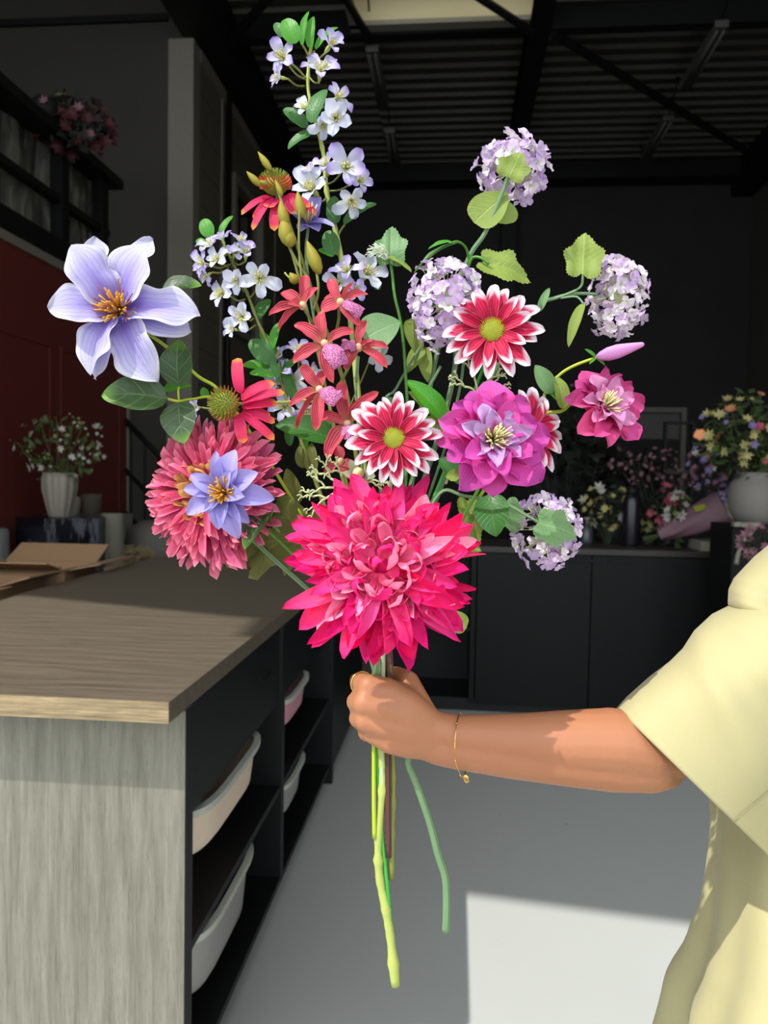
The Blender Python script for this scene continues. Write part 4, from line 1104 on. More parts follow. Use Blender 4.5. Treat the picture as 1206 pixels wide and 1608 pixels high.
leaf(B, (470, 640), (440, 555), 16, D - .03, 'mid', 'lance')
leaf(B, (455, 700), (462, 640), 18, D, 'mid', 'serrated'); leaf(B, (476, 720), (488, 655), 16, D, 'bright', 'serrated')

# ---- 4 big violet clematis
C0 = thing('clematis', P(588, 1318, .80), 'large pale violet clematis with orange stamens and glossy dark leaves', 'flower')
D = .755
c = P(185, 487, D)
hn = V(-.25, .15, 1)
for i, (tx, ty, w, dd, ar, z) in enumerate([(150, 371, 62, .010, .5, .014), (241, 375, 58, .020, .3, .012), (112, 384, 66, -.006, .45, 0), (75, 484, 66, -.004, .5, .002), (143, 590, 64, .0, .5, .003), (247, 600, 66, .004, .45, .006), (315, 497, 62, .006, .5, .002), (232, 384, 66, -.004, .4, 0), (97, 470, 56, .014, .3, .01), (300, 520, 56, .012, .3, .01), (150, 596, 50, .012, .3, .012)]):
    dirv = Vector((tx - 185, ty - 487, 0)).normalized()
    b = P(185 + dirv.x * 8, 487 + dirv.y * 8, D + .004 + z)
    L = math.hypot(tx - 185, ty - 487)
    me = blade(PM['clem'], 'big', .55, ar, .16, .05, i, 26, 12, 0, 12, .06 * (i % 2))
    put('petal', me, C0, b, P(tx, ty, D - .004 + dd), hn + V((ty % 5 - 2) * .1, .03 * i, 0) * .3, (w * 1.2 / L) / .55)
stamens(C0, P(185, 487, D - .002), hn, 46, .020, .0009, M_fil, 1.0, seed=2)
stamens(C0, P(185, 487, D - .001), hn, 26, .025, .0006, M_fil3, 1.35, name='outer_stamens', seed=3)
stem(C0, [(190, 492, D + .01), (215, 512, D + .025), (262, 545, .79), (310, 590, .80), (345, 614, .805), (400, 690, .82), (480, 820, .825), (560, 970, .815)], .0016, 'yellow', (586, 587, .80), [(587, 1250, .80), (588, 1316, .80)], r1=.0023)
twig(C0, [(262, 626, .785), (281, 630, .787), (300, 627, .795), (345, 628, .81), (400, 690, .82)], .0014, 'yellow')
twig(C0, [(281, 629, .787), (280, 615, .784), (281, 606, .782)], .0012, 'yellow')
leaf(C0, (254, 458), (317, 449), 40, .80, 'dark', 'clem', V(-.1, .6, .8), seed=1)
leaf(C0, (281, 607), (281, 533), 54, .775, 'dark', 'clem', V(-.1, .2, 1), seed=2)
leaf(C0, (263, 627), (159, 622), 66, .775, 'dark', 'clem', V(.1, .4, 1), -.01, seed=3)
leaf(C0, (281, 632), (289, 697), 54, .78, 'dark', 'clem', V(-.1, .2, 1), -.01, seed=4)
leaf(C0, (256, 614), (302, 606), 18, .80, 'bright', 'clem', seed=5)
leaf(C0, (325, 625), (318, 608), 14, .81, 'bright', 'clem', seed=6)

# ---- coneflowers
def coneflower(label, x, y, d, axis, R, petals, conemat, tail, stempts, grip, smat='olive', tipmat=None, seed=0, sd=(.5)):
    t = thing('coneflower', P(*tail[-1]) if tail else P(grip[1], 1150, grip[2]), label, 'flower', 'coneflowers')
    n, e1, e2 = basis(axis); c = P(x, y, d); r = R / FPX * d
    cm = MB(); cm.ball((0, 0, 0), 1, 20, 10, (1, 1, .78)); M = facing_matrix(c, axis, r * .82)
    cone = link('cone', cm.mesh('cone', conemat, True), M, t)
    s1 = MB(); s2 = MB(); N = 190
    for k in range(N):
        th = math.acos(1 - 1.45 * (k + .5) / N); ph = k * GA
        dv = n * cos(th) * .82 + (e1 * cos(ph) + e2 * sin(ph)) * sin(th)
        a = c + dv * r * .78; b = c + dv * r * 1.08 + n * r * .12
        (s1 if th < 1.0 else s2).tube([a, b], [r * .05, r * .018], 4)
    s1.build('inner_spikes', conemat, cone); s2.build('outer_spikes', tipmat, cone)
    for i, (bx, by, tx, ty, w, dd) in enumerate(petals):
        L = math.hypot(tx - bx, ty - by)
        put('petal', blade(PM['cone'], 'strap', .28, .3, .16, .008, i % 4, 14, 6), t, P(bx, by, d + dd * .3), P(tx, ty, d + dd), V(-.2, .5, 1), (w / L) / .28)
    stem(t, stempts, .0014, smat, grip, tail, r1=.002)
    return t
CF = coneflower('orange tipped coneflower standing upright beside the olive orchid buds', 432, 290, .80, V(0, .9, .35), 25,
    [(425, 308, 379, 338, 13, -.01), (430, 310, 397, 362, 13, -.012), (437, 312, 431, 363, 16, -.01), (428, 308, 398, 345, 11, .0), (445, 308, 466, 335, 18, -.01), (450, 306, 487, 325, 14, .0), (440, 312, 452, 350, 14, .008), (432, 312, 421, 326, 18, -.012), (455, 305, 497, 338, 13, .01)],
    M_cone, None, [(434, 300, .81), (440, 340, .83), (465, 420, .84), (500, 560, .845), (545, 760, .84), (580, 950, .825)], (596, 604, .81), 'olive', M_conered)
CF = coneflower('pink coneflower lying sideways above the dusky spider chrysanthemum, with a green spiky cone', 354, 634, .755, V(-.55, -.1, .8), 27,
    [(378, 618, 373, 562, 19, .01), (378, 628, 432, 602, 17, .0), (380, 632, 447, 617, 17, -.004), (380, 640, 436, 634, 18, .0), (380, 645, 432, 664, 14, .004), (378, 648, 431, 691, 15, .0), (375, 650, 383, 696, 19, -.004), (378, 622, 428, 600, 13, .01), (380, 636, 425, 655, 12, .012)],
    M_cone, None, [(362, 634, .765), (400, 634, .79), (445, 632, .81), (497, 636, .825), (530, 720, .83), (575, 930, .82)], (594, 602, .812), 'lime', M_coneg)

# ---- orchid spray with olive buds
OS = thing('orchid_spray', P(610, 1346, .805), 'spray of striped coral orchids with purple lips and olive buds at its top', 'flower')
stem(OS, [(431, 285, .79), (440, 310, .79), (452, 345, .79), (468, 390, .79), (480, 425, .795), (497, 480, .80), (520, 540, .81), (545, 620, .82), (560, 720, .825), (585, 900, .82)], .0014, 'olive', (611, 609, .803), [(609, 1260, .803), (610, 1345, .803)], r1=.0034, n=10).name = 'stem'
OS.children[0].data.materials.clear(); OS.children[0].data.materials.append(SM['brown'])
OS.children[0].data.materials[0] = SM['olive']
bs = [o for o in COL.objects if o.parent == OS][0]
stem(OS, [(590, 960, .815)], .0032, 'brown', (611, 609, .8025), [(609, 1260, .802), (610, 1346, .802)], name='stem_sleeve', r1=.0034)
twig(OS, [(493, 488, .79), (500, 455, .785), (496, 420, .785), (495, 400, .785)], .0015, 'olive'); twig(OS, [(485, 440, .79), (460, 400, .79), (450, 375, .79)], .0018, 'olive')
twig(OS, [(478, 470, .79), (470, 400, .785), (470, 340, .78), (473, 325, .78)], .0013, 'olive'); twig(OS, [(470, 440, .80), (455, 436, .80), (447, 428, .80)], .0010, 'lime')
for i, (bx, by, tx, ty, w) in enumerate([(426, 268, 405, 238, 12), (409, 292, 387, 269, 12), (452, 385, 444, 340, 24), (448, 355, 440, 315, 18), (456, 388, 452, 358, 22), (474, 342, 467, 300, 17), (502, 430, 482, 378, 22), (466, 445, 455, 428, 16), (443, 308, 432, 282, 9), (420, 290, 405, 284, 8)]):
    A, B_ = P(bx, by, .783), P(tx, ty, .783); L = (B_ - A).length; w_ = w / FPX * .78 / 2
    prof = [(w_ * .25, 0), (w_ * .75, L * .15), (w_, L * .4), (w_ * .8, L * .65), (w_ * .35, L * .88), (w_ * .06, L)]
    z = (B_ - A).normalized(); x = z.orthogonal().normalized(); y = z.cross(x)
    M = Matrix.Identity(4)
    for k in range(3): M[k][0], M[k][1], M[k][2], M[k][3] = x[k], y[k], z[k], A[k]
    link('bud', MB().lathe(prof, 12, fn=lambda a, zz: 1 + .05 * cos(3 * a)).mesh('bud', PM['gbud'], True), M, OS)
def orchid(cx, cy, d, tips, lip=None, seed=0, col=None):
    c = P(cx, cy, d); n = V(-.1, .1, 1)
    cm = link('orchid_flower', MB().ball((0, 0, 0), 1, 12, 8, (.8, .8, 1)).mesh('column', plain('orchid_column', rgb(216, 176, 140), .5) if 'oc' not in _pm else _pm['oc'], True), facing_matrix(c, n, .0055), OS)
    _pm['oc'] = cm.data.materials[0]
    for i, (tx, ty, w, dd) in enumerate(tips):
        L = math.hypot(tx - cx, ty - cy)
        put('tepal', blade(PM['orchid'], 'oval' if i % 2 else 'pointed', .36, .5, .4, .03, (seed + i) % 5, 16, 6), cm, c + (P(tx, ty, d) - c) * .05, P(tx, ty, d + dd), n + V(.1 * (i % 3 - 1), .1, 0) * .3, (w / L) / .36)
    if lip:
        tx, ty, w, dd = lip; L = math.hypot(tx - cx, ty - cy)
        put('lip', blade(PM['lip'], 'round', .6, .9, -.3, .09, seed, 20, 10, .10, 11), cm, c, P(tx, ty, d + dd), V(0, .4, 1), (w / L) / .6)
    return cm
orchid(475, 480, .775, [(422, 496, 17, 0), (442, 460, 18, .008), (480, 432, 15, .01), (500, 452, 16, .0), (438, 520, 12, .006), (452, 478, 14, -.012)], None, 0)
orchid(535, 475, .775, [(518, 438, 17, .004), (578, 462, 16, .0), (504, 488, 24, -.006), (566, 512, 20, -.004), (555, 445, 8, .0), (510, 468, 14, .01)], (570, 492, 20, -.01), 1)
orchid(510, 540, .765, [(506, 488, 20, .004), (462, 510, 23, .0), (460, 570, 22, .0), (524, 602, 22, -.004), (556, 520, 20, .0)], (536, 573, 26, -.016), 2)
orchid(563, 546, .775, [(575, 502, 18, .0), (610, 546, 15, 0), (608, 578, 16, -.004), (542, 582, 22, 0), (585, 535, 9, -.006)], (536, 540, 20, -.01), 3)
orchid(502, 612, .765, [(474, 572, 20, .0), (454, 640, 18, -.004), (496, 678, 20, -.01), (512, 580, 16, .006), (466, 676, 9, .004)], (532, 628, 24, -.014), 4)
orchid(546, 666, .768, [(538, 598, 24, .002), (595, 616, 22, -.002), (500, 654, 20, .0), (514, 722, 28, -.004), (580, 700, 18, .01), (578, 630, 18, .012)], (552, 690, 22, -.012), 5)
orchid(535, 725, .80, [(510, 745, 16, 0), (560, 735, 16, 0), (530, 700, 18, 0), (550, 752, 14, 0)], None, 6)
for (a, b) in (((478, 486), (495, 520)), ((532, 482), (528, 520)), ((512, 545), (522, 560)), ((558, 550), (535, 600)), ((504, 618), (540, 640)), ((548, 672), (558, 700))):
    twig(OS, [(a[0], a[1], .78), ((a[0] + b[0]) / 2 + 2, (a[1] + b[1]) / 2, .79), (b[0], b[1], .81)], .0016, 'olive')

# ---- snowball flowers
def floret_mesh(mat, seed):
    key = ('floret', mat.name, seed)
    if key in _pm: return _pm[key]
    _pm[key] = blossom_mesh(mat, 40 + seed, 5 if seed % 2 else 4, .35, .9)
    return _pm[key]
def snowball(label, cx, cy, d, rx, ry, nfl, mats, stalk_dir, seed, stempts, grip, tail=None, smat='sage', gap=None, size=13, sr=.0018):
    t = thing('snowball_flower', P(*tail[-1]) if tail else P(grip[1], 1150, grip[2]), label, 'flower', 'lilac snowball flowers')
    c = P(cx, cy, d); RX, RY = rx / FPX * d, ry / FPX * d; RZ = (RX + RY) / 2 * .9
    rnd = random.Random(seed); st_ = MB(); sdv = Vector(stalk_dir).normalized()
    for k in range(nfl):
        zc = 1 - 2 * (k + .5) / nfl; ph = k * GA; rr_ = sqrt(1 - zc * zc)
        v = RGT * (rr_ * cos(ph)) + UPV * (rr_ * sin(ph)) - FWD * zc
        if v.dot(sdv) > (gap or .86): continue
        rad = rnd.uniform(.74, 1.03) * (1 + .07 * sin(ph * 1.7 + seed))
        p = c + RGT * (v.dot(RGT) * RX * rad) + UPV * (v.dot(UPV) * RY * rad) - FWD * (v.dot(-FWD) * RZ * rad)
        nn = v + Vector((rnd.uniform(-.65, .65), rnd.uniform(-.65, .65), rnd.uniform(-.65, .65)))
        link('floret', floret_mesh(PM[mats[k % len(mats)]], k % 5), facing_matrix(p, nn, size / FPX * d * rnd.uniform(.8, 1.15), rnd.uniform(0, 6)), t)
        if k % 3 == 0: st_.tube([c + sdv * RX * .3, c + (p - c) * .5, p], .0006, 4)
    st_.ball(c, 1, 12, 8, (RX * .3, RZ * .3, RY * .3))
    st_.build('flower_stalks', SM['white'], t, smooth=True)
    stem(t, stempts, sr, smat, grip, tail, r1=sr * 1.5)
    return t
S1 = snowball('highest lilac snowball flower, on a pale green stem with leaves', 806, 263, .85, 52, 47, 92, ['vib', 'vibw', 'vib'], V(-.15, -.75, .65), 1,
    [(800, 272, .81), (790, 300, .815), (762, 365, .82), (733, 412, .83), (690, 540, .85), (650, 740, .85), (610, 940, .83)], (604, 610, .812), smat='sage', gap=.80, sr=.0022)
leaf(S1, (800, 276), (816, 238), 62, .80, 'lime', 'lobed', V(-.2, .2, 1), -.01, 3)
leaf(S1, (797, 303), (744, 350), 58, .82, 'lime', 'round', V(-.1, .1, 1), 0, 1); leaf(S1, (790, 312), (795, 352), 40, .825, 'lime', 'round', V(.2, 0, 1), 0, 2)
twig(S1, [(737, 412, .83), (732, 390, .82), (720, 380, .81), (706, 382, .80)], .0014, 'green'); leaf(S1, (718, 382), (650, 430), 18, .80, 'mid', 'lance', V(0, 1, .3)); leaf(S1, (710, 380), (672, 392), 14, .795, 'bright', 'lance', V(0, .8, .6))
S2 = snowball('large lilac snowball flower touching the upper crimson and white daisy', 700, 476, .80, 55, 66, 120, ['vib', 'vib', 'vibw'], V(.1, -.6, -.8), 2,
    [(700, 490, .82), (716, 560, .84), (690, 680, .85), (640, 820, .84), (568, 985, .79)], (580, 640, .798), [(641, 1200, .80), (655, 1235, .80), (674, 1290, .80), (688, 1343, .80), (699, 1378, .80), (701, 1420, .80), (700, 1463, .80)], 'sage', .9, 14, .0028)
twig(S2, [(735, 420, .82), (742, 405, .815), (755, 405, .81), (768, 415, .81)], .0016, 'green'); leaf(S2, (762, 412), (838, 432), 66, .815, 'lime', 'lobed', V(.1, .5, .9), 0, 5)
leaf(S2, (660, 560), (645, 500), 30, .85, 'lime', 'round'); leaf(S2, (672, 600), (665, 545), 24, .85, 'lime', 'round')
S3 = snowball('lilac snowball flower farthest out, above the pink bud', 969, 466, .86, 46, 63, 100, ['vib', 'vibw', 'vibw'], V(-.9, -.05, .35), 3,
    [(938, 462, .84), (905, 461, .84), (872, 468, .84), (842, 484, .84), (790, 560, .85), (720, 700, .85), (650, 880, .84)], (608, 612, .814), None, 'sage', .84, 12)
twig(S3, [(880, 466, .84), (910, 452, .835), (915, 436, .83), (914, 426, .83)], .0014, 'sage'); leaf(S3, (914, 428), (918, 362), 62, .83, 'lime', 'lobed', V(-.1, .1, 1), 0, 7)
twig(S3, [(880, 468, .84), (905, 466, .835), (917, 478, .83)], .0012, 'sage'); leaf(S3, (917, 476), (893, 546), 18, .83, 'lime', 'lance', V(-.5, .1, .8)); leaf(S3, (846, 490), (863, 452), 13, .835, 'sage', 'lance')
S4 = snowball('lowest lilac snowball flower, half covered by its own grey green leaf', 858, 832, .83, 50, 55, 95, ['vib', 'vibw', 'vib'], V(-.6, .15, .65), 4,
    [(850, 822, .80), (825, 808, .805), (790, 790, .81), (730, 779, .815), (690, 775, .82), (650, 860, .82), (610, 980, .815)], (600, 608, .81), None, 'sage', .76, 12, .0016)
leaf(S4, (849, 822), (908, 838), 62, .79, 'sage', 'lobed', V(-.1, .35, 1), -.004, 9); leaf(S4, (795, 790), (812, 838), 44, .82, 'sage', 'lobed', V(-.1, .2, 1), 0, 4)

# ---- filament sprig with serrated leaves
FS = thing('leafy_sprig', P(604, 1150, .812), 'thin upright sprig with sage leaves and a tuft of white filaments at its tip', 'foliage')
stem(FS, [(612, 405, .83), (616, 430, .83), (620, 465, .83), (631, 515, .835), (637, 590, .84), (640, 680, .84), (630, 850, .83)], .0016, 'green', (602, 604, .815), r1=.002)
leaf(FS, (613, 410), (613, 353), 52, .825, 'sage', 'lobed', V(-.1, .1, 1), 0, 2); leaf(FS, (606, 404), (646, 428), 24, .82, 'lime', 'oval', V(0, .9, .5)); leaf(FS, (628, 505), (571, 532), 66, .82, 'sage', 'round', V(-.2, .3, 1), 0, 4)
leaf(FS, (632, 640), (600, 625), 14, .84, 'mid', 'lance'); leaf(FS, (640, 585), (662, 545), 26, .85, 'lime', 'round')
fm = MB(); rnd = random.Random(8)
for k in range(46):
    b = P(606 + rnd.uniform(-4, 4), 402 + rnd.uniform(-6, 6), .815); t = P(575 + rnd.uniform(-2, 28), 380 + rnd.uniform(0, 24), .81 + rnd.uniform(-.01, .01))
    fm.tube([b, b.lerp(t, .5) + Vector((0, 0, .003)), t], .0005, 4)
fm.build('filaments', plain('white_filament', rgb(214, 226, 200), .6), FS)

# ---- daisies
def daisy(label, cx, cy, d, R, axis, disc, stempts, grip, tail, smat, N=19, seed=0):
    t = thing('daisy', P(*tail[-1]) if tail else P(grip[1], 1150, grip[2]), label, 'flower', 'crimson and white daisies')
    n, e1, e2 = basis(axis); c = P(cx, cy, d); r = R / FPX * d; rd = disc / FPX * d; rnd = random.Random(seed)
    for lay, (cnt, sc, lift, off) in enumerate(((N - 3, 1.04, -.02, 0), (N - 9, .84, .2, .37))):
        for k in range(cnt):
            a = 2 * pi * (k + off) / cnt + rnd.uniform(-.09, .09); dv = e1 * cos(a) + e2 * sin(a)
            L = r * sc * rnd.uniform(.92, 1.06); lf = lift + rnd.uniform(-.06, .1)
            b = c + dv * rd * .6 - n * .003 * (1 - lay); tp = c + dv * L + n * lf * r
            put('petal', blade(PM['daisy'], 'daisy', .34, .4, .26, .015, k % 5, 16, 6, 0, 12, 0, (k % 3 - 1) * .25), t, b, tp, n + (e1 * rnd.uniform(-1, 1) + e2 * rnd.uniform(-1, 1)) * .25, 1.0 + .15 * rnd.uniform(-1, 1))
    M = facing_matrix(c, n, rd)
    ds = link('disc', MB().ball((0, 0, 0), 1, 24, 10, (1, 1, .42)).mesh('disc', M_disc2, True), M, t)
    fl = MB(); rr_ = random.Random(seed + 5)
    for k in range(230):
        q = sqrt((k + .5) / 230); ph = k * GA; z = .42 * sqrt(max(0, 1 - q * q)) 
        h = .10 + .10 * (q > .6)
        p = Vector((q * cos(ph), q * sin(ph), z)); dv = Vector((q * cos(ph) * .5, q * sin(ph) * .5, 1)).normalized()
        fl.tube([p, p + dv * h], [.035, .02], 4)
    link('disc_florets', fl.mesh('disc_florets', M_disc), M, ds)
    stem(t, stempts, .0019, smat, grip, tail, r1=.0022)
    return t
daisy('crimson daisy with white tips in front of the large lilac snowball flower', 773, 519, .765, 76, V(-.18, .1, 1), 21, [(775, 522, .775), (765, 560, .80), (735, 640, .83), (690, 760, .835), (630, 900, .825)], (597, 592, .803), [(592, 1200, .803), (599, 1300, .803), (607, 1380, .803), (614, 1456, .803)], 'vivid', 19, 1)
daisy('crimson daisy with white tips just above the big hot pink chrysanthemum', 618, 689, .715, 72, V(.02, .16, 1), 19, [(618, 692, .725), (616, 740, .765), (604, 850, .80), (600, 960, .80)], (600, 600, .801), [(600, 1215, .801), (600, 1252, .801)], 'pale', 20, 2)
daisy('crimson daisy mostly hidden behind the magenta clematis', 826, 680, .815, 72, V(.5, .1, .9), 18, [(826, 684, .82), (800, 740, .83), (700, 860, .83)], (608, 608, .818), None, 'green', 17, 3)

# ---- double clematis blooms
def double_clematis(name, label, cx, cy, d, R, axis, outer, inner, layers, seed, sst=42, sL=.017):
    n, e1, e2 = basis(axis); c = P(cx, cy, d); r = R / FPX * d; rnd = random.Random(seed)
    t = thing(name, c, label, 'flower')
    for (cnt, sc, lift, mat, w, off, kind) in layers:
        for k in range(cnt):
            a = 2 * pi * (k + off) / cnt + rnd.uniform(-.12, .12); dv = e1 * cos(a) + e2 * sin(a)
            L = r * sc * rnd.uniform(.9, 1.08); lf = lift + rnd.uniform(-.08, .08)
            tp = c + dv * L + n * lf * r; b = c + dv * r * .05 - n * (.010 * (1 - sc * .2) if sc > .8 else 0)
            put('petal', blade(PM[mat], kind, .55, .3 + .25 * rnd.random(), .22, .085, k % 6, 16, 8, 0, 12, rnd.choice((0, .05, -.05)), rnd.uniform(-.3, .3)), t, b, tp, n + (e1 * rnd.uniform(-1, 1) + e2 * rnd.uniform(-1, 1)) * .25, w / .55)
    stamens(t, c + n * .003, n, sst, sL, .0007, M_fil2, .75, seed=seed)
    return t
MC = double_clematis('double_clematis', 'big ruffled magenta clematis with a lilac heart and cream stamens', 773, 692, .72, 92, V(.12, .22, 1), None, None,
    [(8, 1.02, -.05, 'magenta', .62, .1, 'pointed'), (8, .94, .10, 'magenta', .60, .6, 'pointed'), (7, .76, .22, 'magenta', .56, .3, 'pointed'), (7, .60, .30, 'lilac', .5, .2, 'pointed'), (6, .44, .38, 'lilac', .5, .7, 'pointed')], 11, 60, .019)
stem(MC, [(773, 696, .73), (755, 760, .775), (700, 860, .82), (640, 960, .82)], .0018, 'green', (606, 611, .811))
leaf(MC, (770, 776), (779, 843), 54, .80, 'mid', 'clem', V(-.3, .3, .9), -.01, 7); leaf(MC, (742, 738), (722, 690), 24, .80, 'mid', 'clem')
leaf(MC, (700, 662), (636, 597), 34, .80, 'bright', 'clem', V(-.3, .7, .8), 0, 8); leaf(MC, (705, 672), (640, 615), 40, .81, 'lime', 'clem', V(.3, .5, .9), 0, 9); leaf(MC, (714, 672), (655, 668), 34, .81, 'lime', 'clem', V(0, .2, 1), 0, 10)
leaf(MC, (735, 790), (752, 865), 40, .83, 'lime', 'lobed', V(0, 0, 1)); leaf(MC, (690, 720), (730, 765), 30, .80, 'mid', 'clem', V(.2, .3, 1), 0, 3)
RC = double_clematis('double_clematis', 'pink double clematis with soft rose centre and a long closed bud above it', 947, 641, .82, 70, V(.35, .3, .9), None, None,
    [(7, 1.06, .0, 'rose', .58, .15, 'pointed'), (7, .92, .16, 'rose', .5, .65, 'pointed'), (7, .72, .28, 'rose2', .5, .3, 'pointed'), (6, .5, .36, 'rose2', .5, .8, 'pointed')], 17, 40, .018)
stem(RC, [(944, 644, .835), (905, 630, .84), (882, 645, .84), (852, 652, .84), (815, 690, .845), (740, 800, .845), (660, 930, .83)], .0020, 'yellow', (609, 613, .819))
twig(RC, [(858, 650, .84), (855, 620, .835), (875, 592, .83), (900, 575, .825), (940, 560, .82)], .0016, 'yellow')
A, B_ = P(937, 561, .82), P(1012, 540, .80)
bd = put('bud', MB().lathe([(.05, 0), (.10, .08), (.15, .25), (.155, .45), (.11, .7), (.07, .88), (.05, .97), (.01, 1.0)], 16, Matrix.Rotation(pi / 2, 4, 'Y'), lambda a, z: 1 + .10 * cos(4 * a)).mesh('bud', PM['bud'], True), RC, A, B_, V(0, .5, 1))
for (tx, ty) in ((918, 548), (950, 574), (925, 572), (950, 552)): put('sepal', blade(LM['bright'], 'lance', .35, .3, .1, 0, 1, 8, 4), RC, P(936, 561, .82), P(tx, ty, .818), V(0, .4, 1), .8)
leaf(RC, (866, 618), (840, 573), 28, .83, 'sage', 'clem', V(-.2, .3, 1), 0, 1); leaf(RC, (884, 642), (872, 590), 26, .83, 'lime', 'clem', V(.2, .2, 1), 0, 2); leaf(RC, (884, 634), (854, 610), 26, .835, 'bright', 'clem', V(0, .7, .7), 0, 3); leaf(RC, (900, 632), (925, 640), 16, .845, 'bright', 'clem')

# ---- small lavender clematis
LC = thing('clematis', P(352, 774, .72), 'small lavender clematis with yellow stamens lying over the dusky spider chrysanthemum', 'flower')
c = P(352, 774, .725); n = V(-.15, .15, 1)
for i, (tx, ty, w, dd) in enumerate([(432, 784, 40, .006), (376, 846, 40, .006), (343, 832, 34, 0), (293, 808, 36, .004), (288, 768, 26, .008), (298, 745, 30, .0), (340, 708, 22, .01), (370, 706, 42, .004), (406, 742, 38, -.002), (392, 822, 28, .008), (385, 780, 22, -.012), (362, 738, 20, -.01), (322, 806, 22, -.006)]):
    L = math.hypot(tx - 352, ty - 774)
    put('petal', blade(PM['clem2'], 'clematis', .5, .55, .3, .02, i % 5, 16, 8), LC, c + (P(tx, ty, .725) - c) * .08, P(tx, ty, .722 + dd), n, (w / L) / .5)
stamens(LC, c - FWD * .002, n, 40, .015, .0008, M_fil, .95, seed=5)
stem(LC, [(354, 776, .735), (380, 800, .77), (450, 860, .80), (540, 960, .81)], .0016, 'green', (590, 600, .806))
leaf(LC, (428, 790), (384, 864), 40, .765, 'dark', 'clem', V(-.4, .2, .9), -.01, 6)
twig(LC, [(440, 835, .775), (425, 818, .77), (430, 795, .77)], .0016, 'green')
# lavender clematis half hidden behind the buds
HC = thing('clematis', P(600, 1150, .81), 'violet clematis half hidden behind the orchid buds, high in the bouquet', 'flower')
c = P(484, 352, .82); n = V(.1, .8, .5)
for i, (tx, ty, w) in enumerate([(526, 358, 26), (462, 336, 26), (500, 308, 20), (470, 364, 26), (484, 320, 22), (500, 364, 26)]):
    L = max(20, math.hypot(tx - 484, ty - 352)); put('petal', blade(PM['clem2'], 'clematis', .5, .4, .25, .02, i, 16, 8), HC, c, P(tx, ty, .82 + (.02 if ty < 340 else -.005)), n, (w / L) / .5)
stamens(HC, c, V(0, .8, .6), 30, .020, .0006, M_fil2, .6, seed=9)
stem(HC, [(484, 355, .825), (482, 420, .84), (510, 600, .85), (560, 850, .84)], .0016, 'sage', (599, 605, .818))

# ---- big hot pink chrysanthemum
def mum(name, label, cx, cy, d, axis, R, N, fn, seed, limit=100, depthscale=.75):
    n, e1, e2 = basis(axis); c = P(cx, cy, d); r = R / FPX * d; rnd = random.Random(seed)
    t = thing(name, c, label, 'flower'); rest = MB(); MB().ball(c, r * .12, 14, 8).build('flower_heart', PM['cream' if 'spider' in name else 'hot2'], t, smooth=True)
    if True: pass
    rest = MB(); rmats = []; rfm = []
    items = []
    for k in range(N):
        q = (k + .5) / N
        th, L, mat, w, arch, kind, cup = fn(q, rnd)
        ph = k * GA + rnd.uniform(-.3, .3)
        dv = n * cos(th) * depthscale + (e1 * cos(ph) + e2 * sin(ph)) * sin(th)
        b = c + dv * r * .10; tp = c + dv * r * L
        if L < .62 and 'spider' not in name:
            lat = (e1 * rnd.uniform(-1, 1) + e2 * rnd.uniform(-1, 1)) * r * .10
            b = c + dv * r * rnd.uniform(.12, .32); tp = b + (tp - c) * .62 + n * r * rnd.uniform(.0, .12) + lat
        hint = n * (1.0 if th < 1.5 else .8) + (e1 * rnd.uniform(-1, 1) + e2 * rnd.uniform(-1, 1)) * .55
        if th < .5: hint = -(e1 * cos(ph) + e2 * sin(ph)) + n * .2
        items.append((q, mat, blade(PM[mat], kind, w, arch, cup, .02, k % 6, 14, 6, 0, 12, 0, rnd.choice((-.9, -.4, 0, .4, .9))), b, tp, hint))
    items.sort(key=lambda i: -i[0])
    step = 0
    for i, (q, mat, me, b, tp, h) in enumerate(items):
        if i < limit: put('petal', me, t, b, tp, h)
        else:
            M, L = frame(b, tp, h); uvd = [None] * len(me.vertices)
            for l in me.loops: uvd[l.vertex_index] = tuple(me.uv_layers[0].data[l.index].uv)
            rest.add([M @ v.co for v in me.vertices], [tuple(p.vertices) for p in me.polygons], uvd)
            if mat not in rmats: rmats.append(mat)
            rfm += [rmats.index(mat)] * len(me.polygons)
    if rest.v:
        o = rest.build('inner_petals', PM[rmats[0]], t, smooth=True); o['kind'] = 'stuff'
        for q in rmats[1:]: o.data.materials.append(PM[q])
        o.data.polygons.foreach_set('material_index', rfm)
    return t
def f_hot(q, rnd):
    if q < .34:
        return .12 + 1.35 * (q / .34) ** .5 * .8 + rnd.uniform(-.15, .15), .36 + .2 * q / .34 + rnd.uniform(-.06, .10), ('salmon', 'hot')[rnd.random() < .45], .62 * rnd.uniform(.8, 1.2), rnd.uniform(-1.7, -.7), rnd.choice(('petal5', 'oval', 'pointed')), .35
    th = .12 + 1.62 * q ** .62 + rnd.uniform(-.16, .16)
    L = .46 + .52 * q ** .9 + rnd.uniform(-.10, .12) + (.07 if q > .8 else 0)
    mat = ('salmon' if rnd.random() < .45 else 'hot') if q < .45 else ('salmon' if rnd.random() < .10 else ('hot' if rnd.random() < .7 else 'hot2'))
    arch = rnd.uniform(-1.1, .2) if q < .5 else rnd.uniform(-.55, .75)
    return th, L, mat, (.34 - .11 * q) * rnd.uniform(.8, 1.2), arch, rnd.choice(('clematis', 'pointed', 'oval', 'pointed')), .3
HM = mum('chrysanthemum', 'big hot pink chrysanthemum nearest the fist, the largest bloom of the bouquet', 600, 888, .712, V(0, .2, 1), 152, 270, f_hot, 5, 100, .72)
stem(HM, [(600, 900, .725), (600, 960, .765), (600, 1010, .792)], .0028, 'pale', (601, 600, .800), r1=.003)
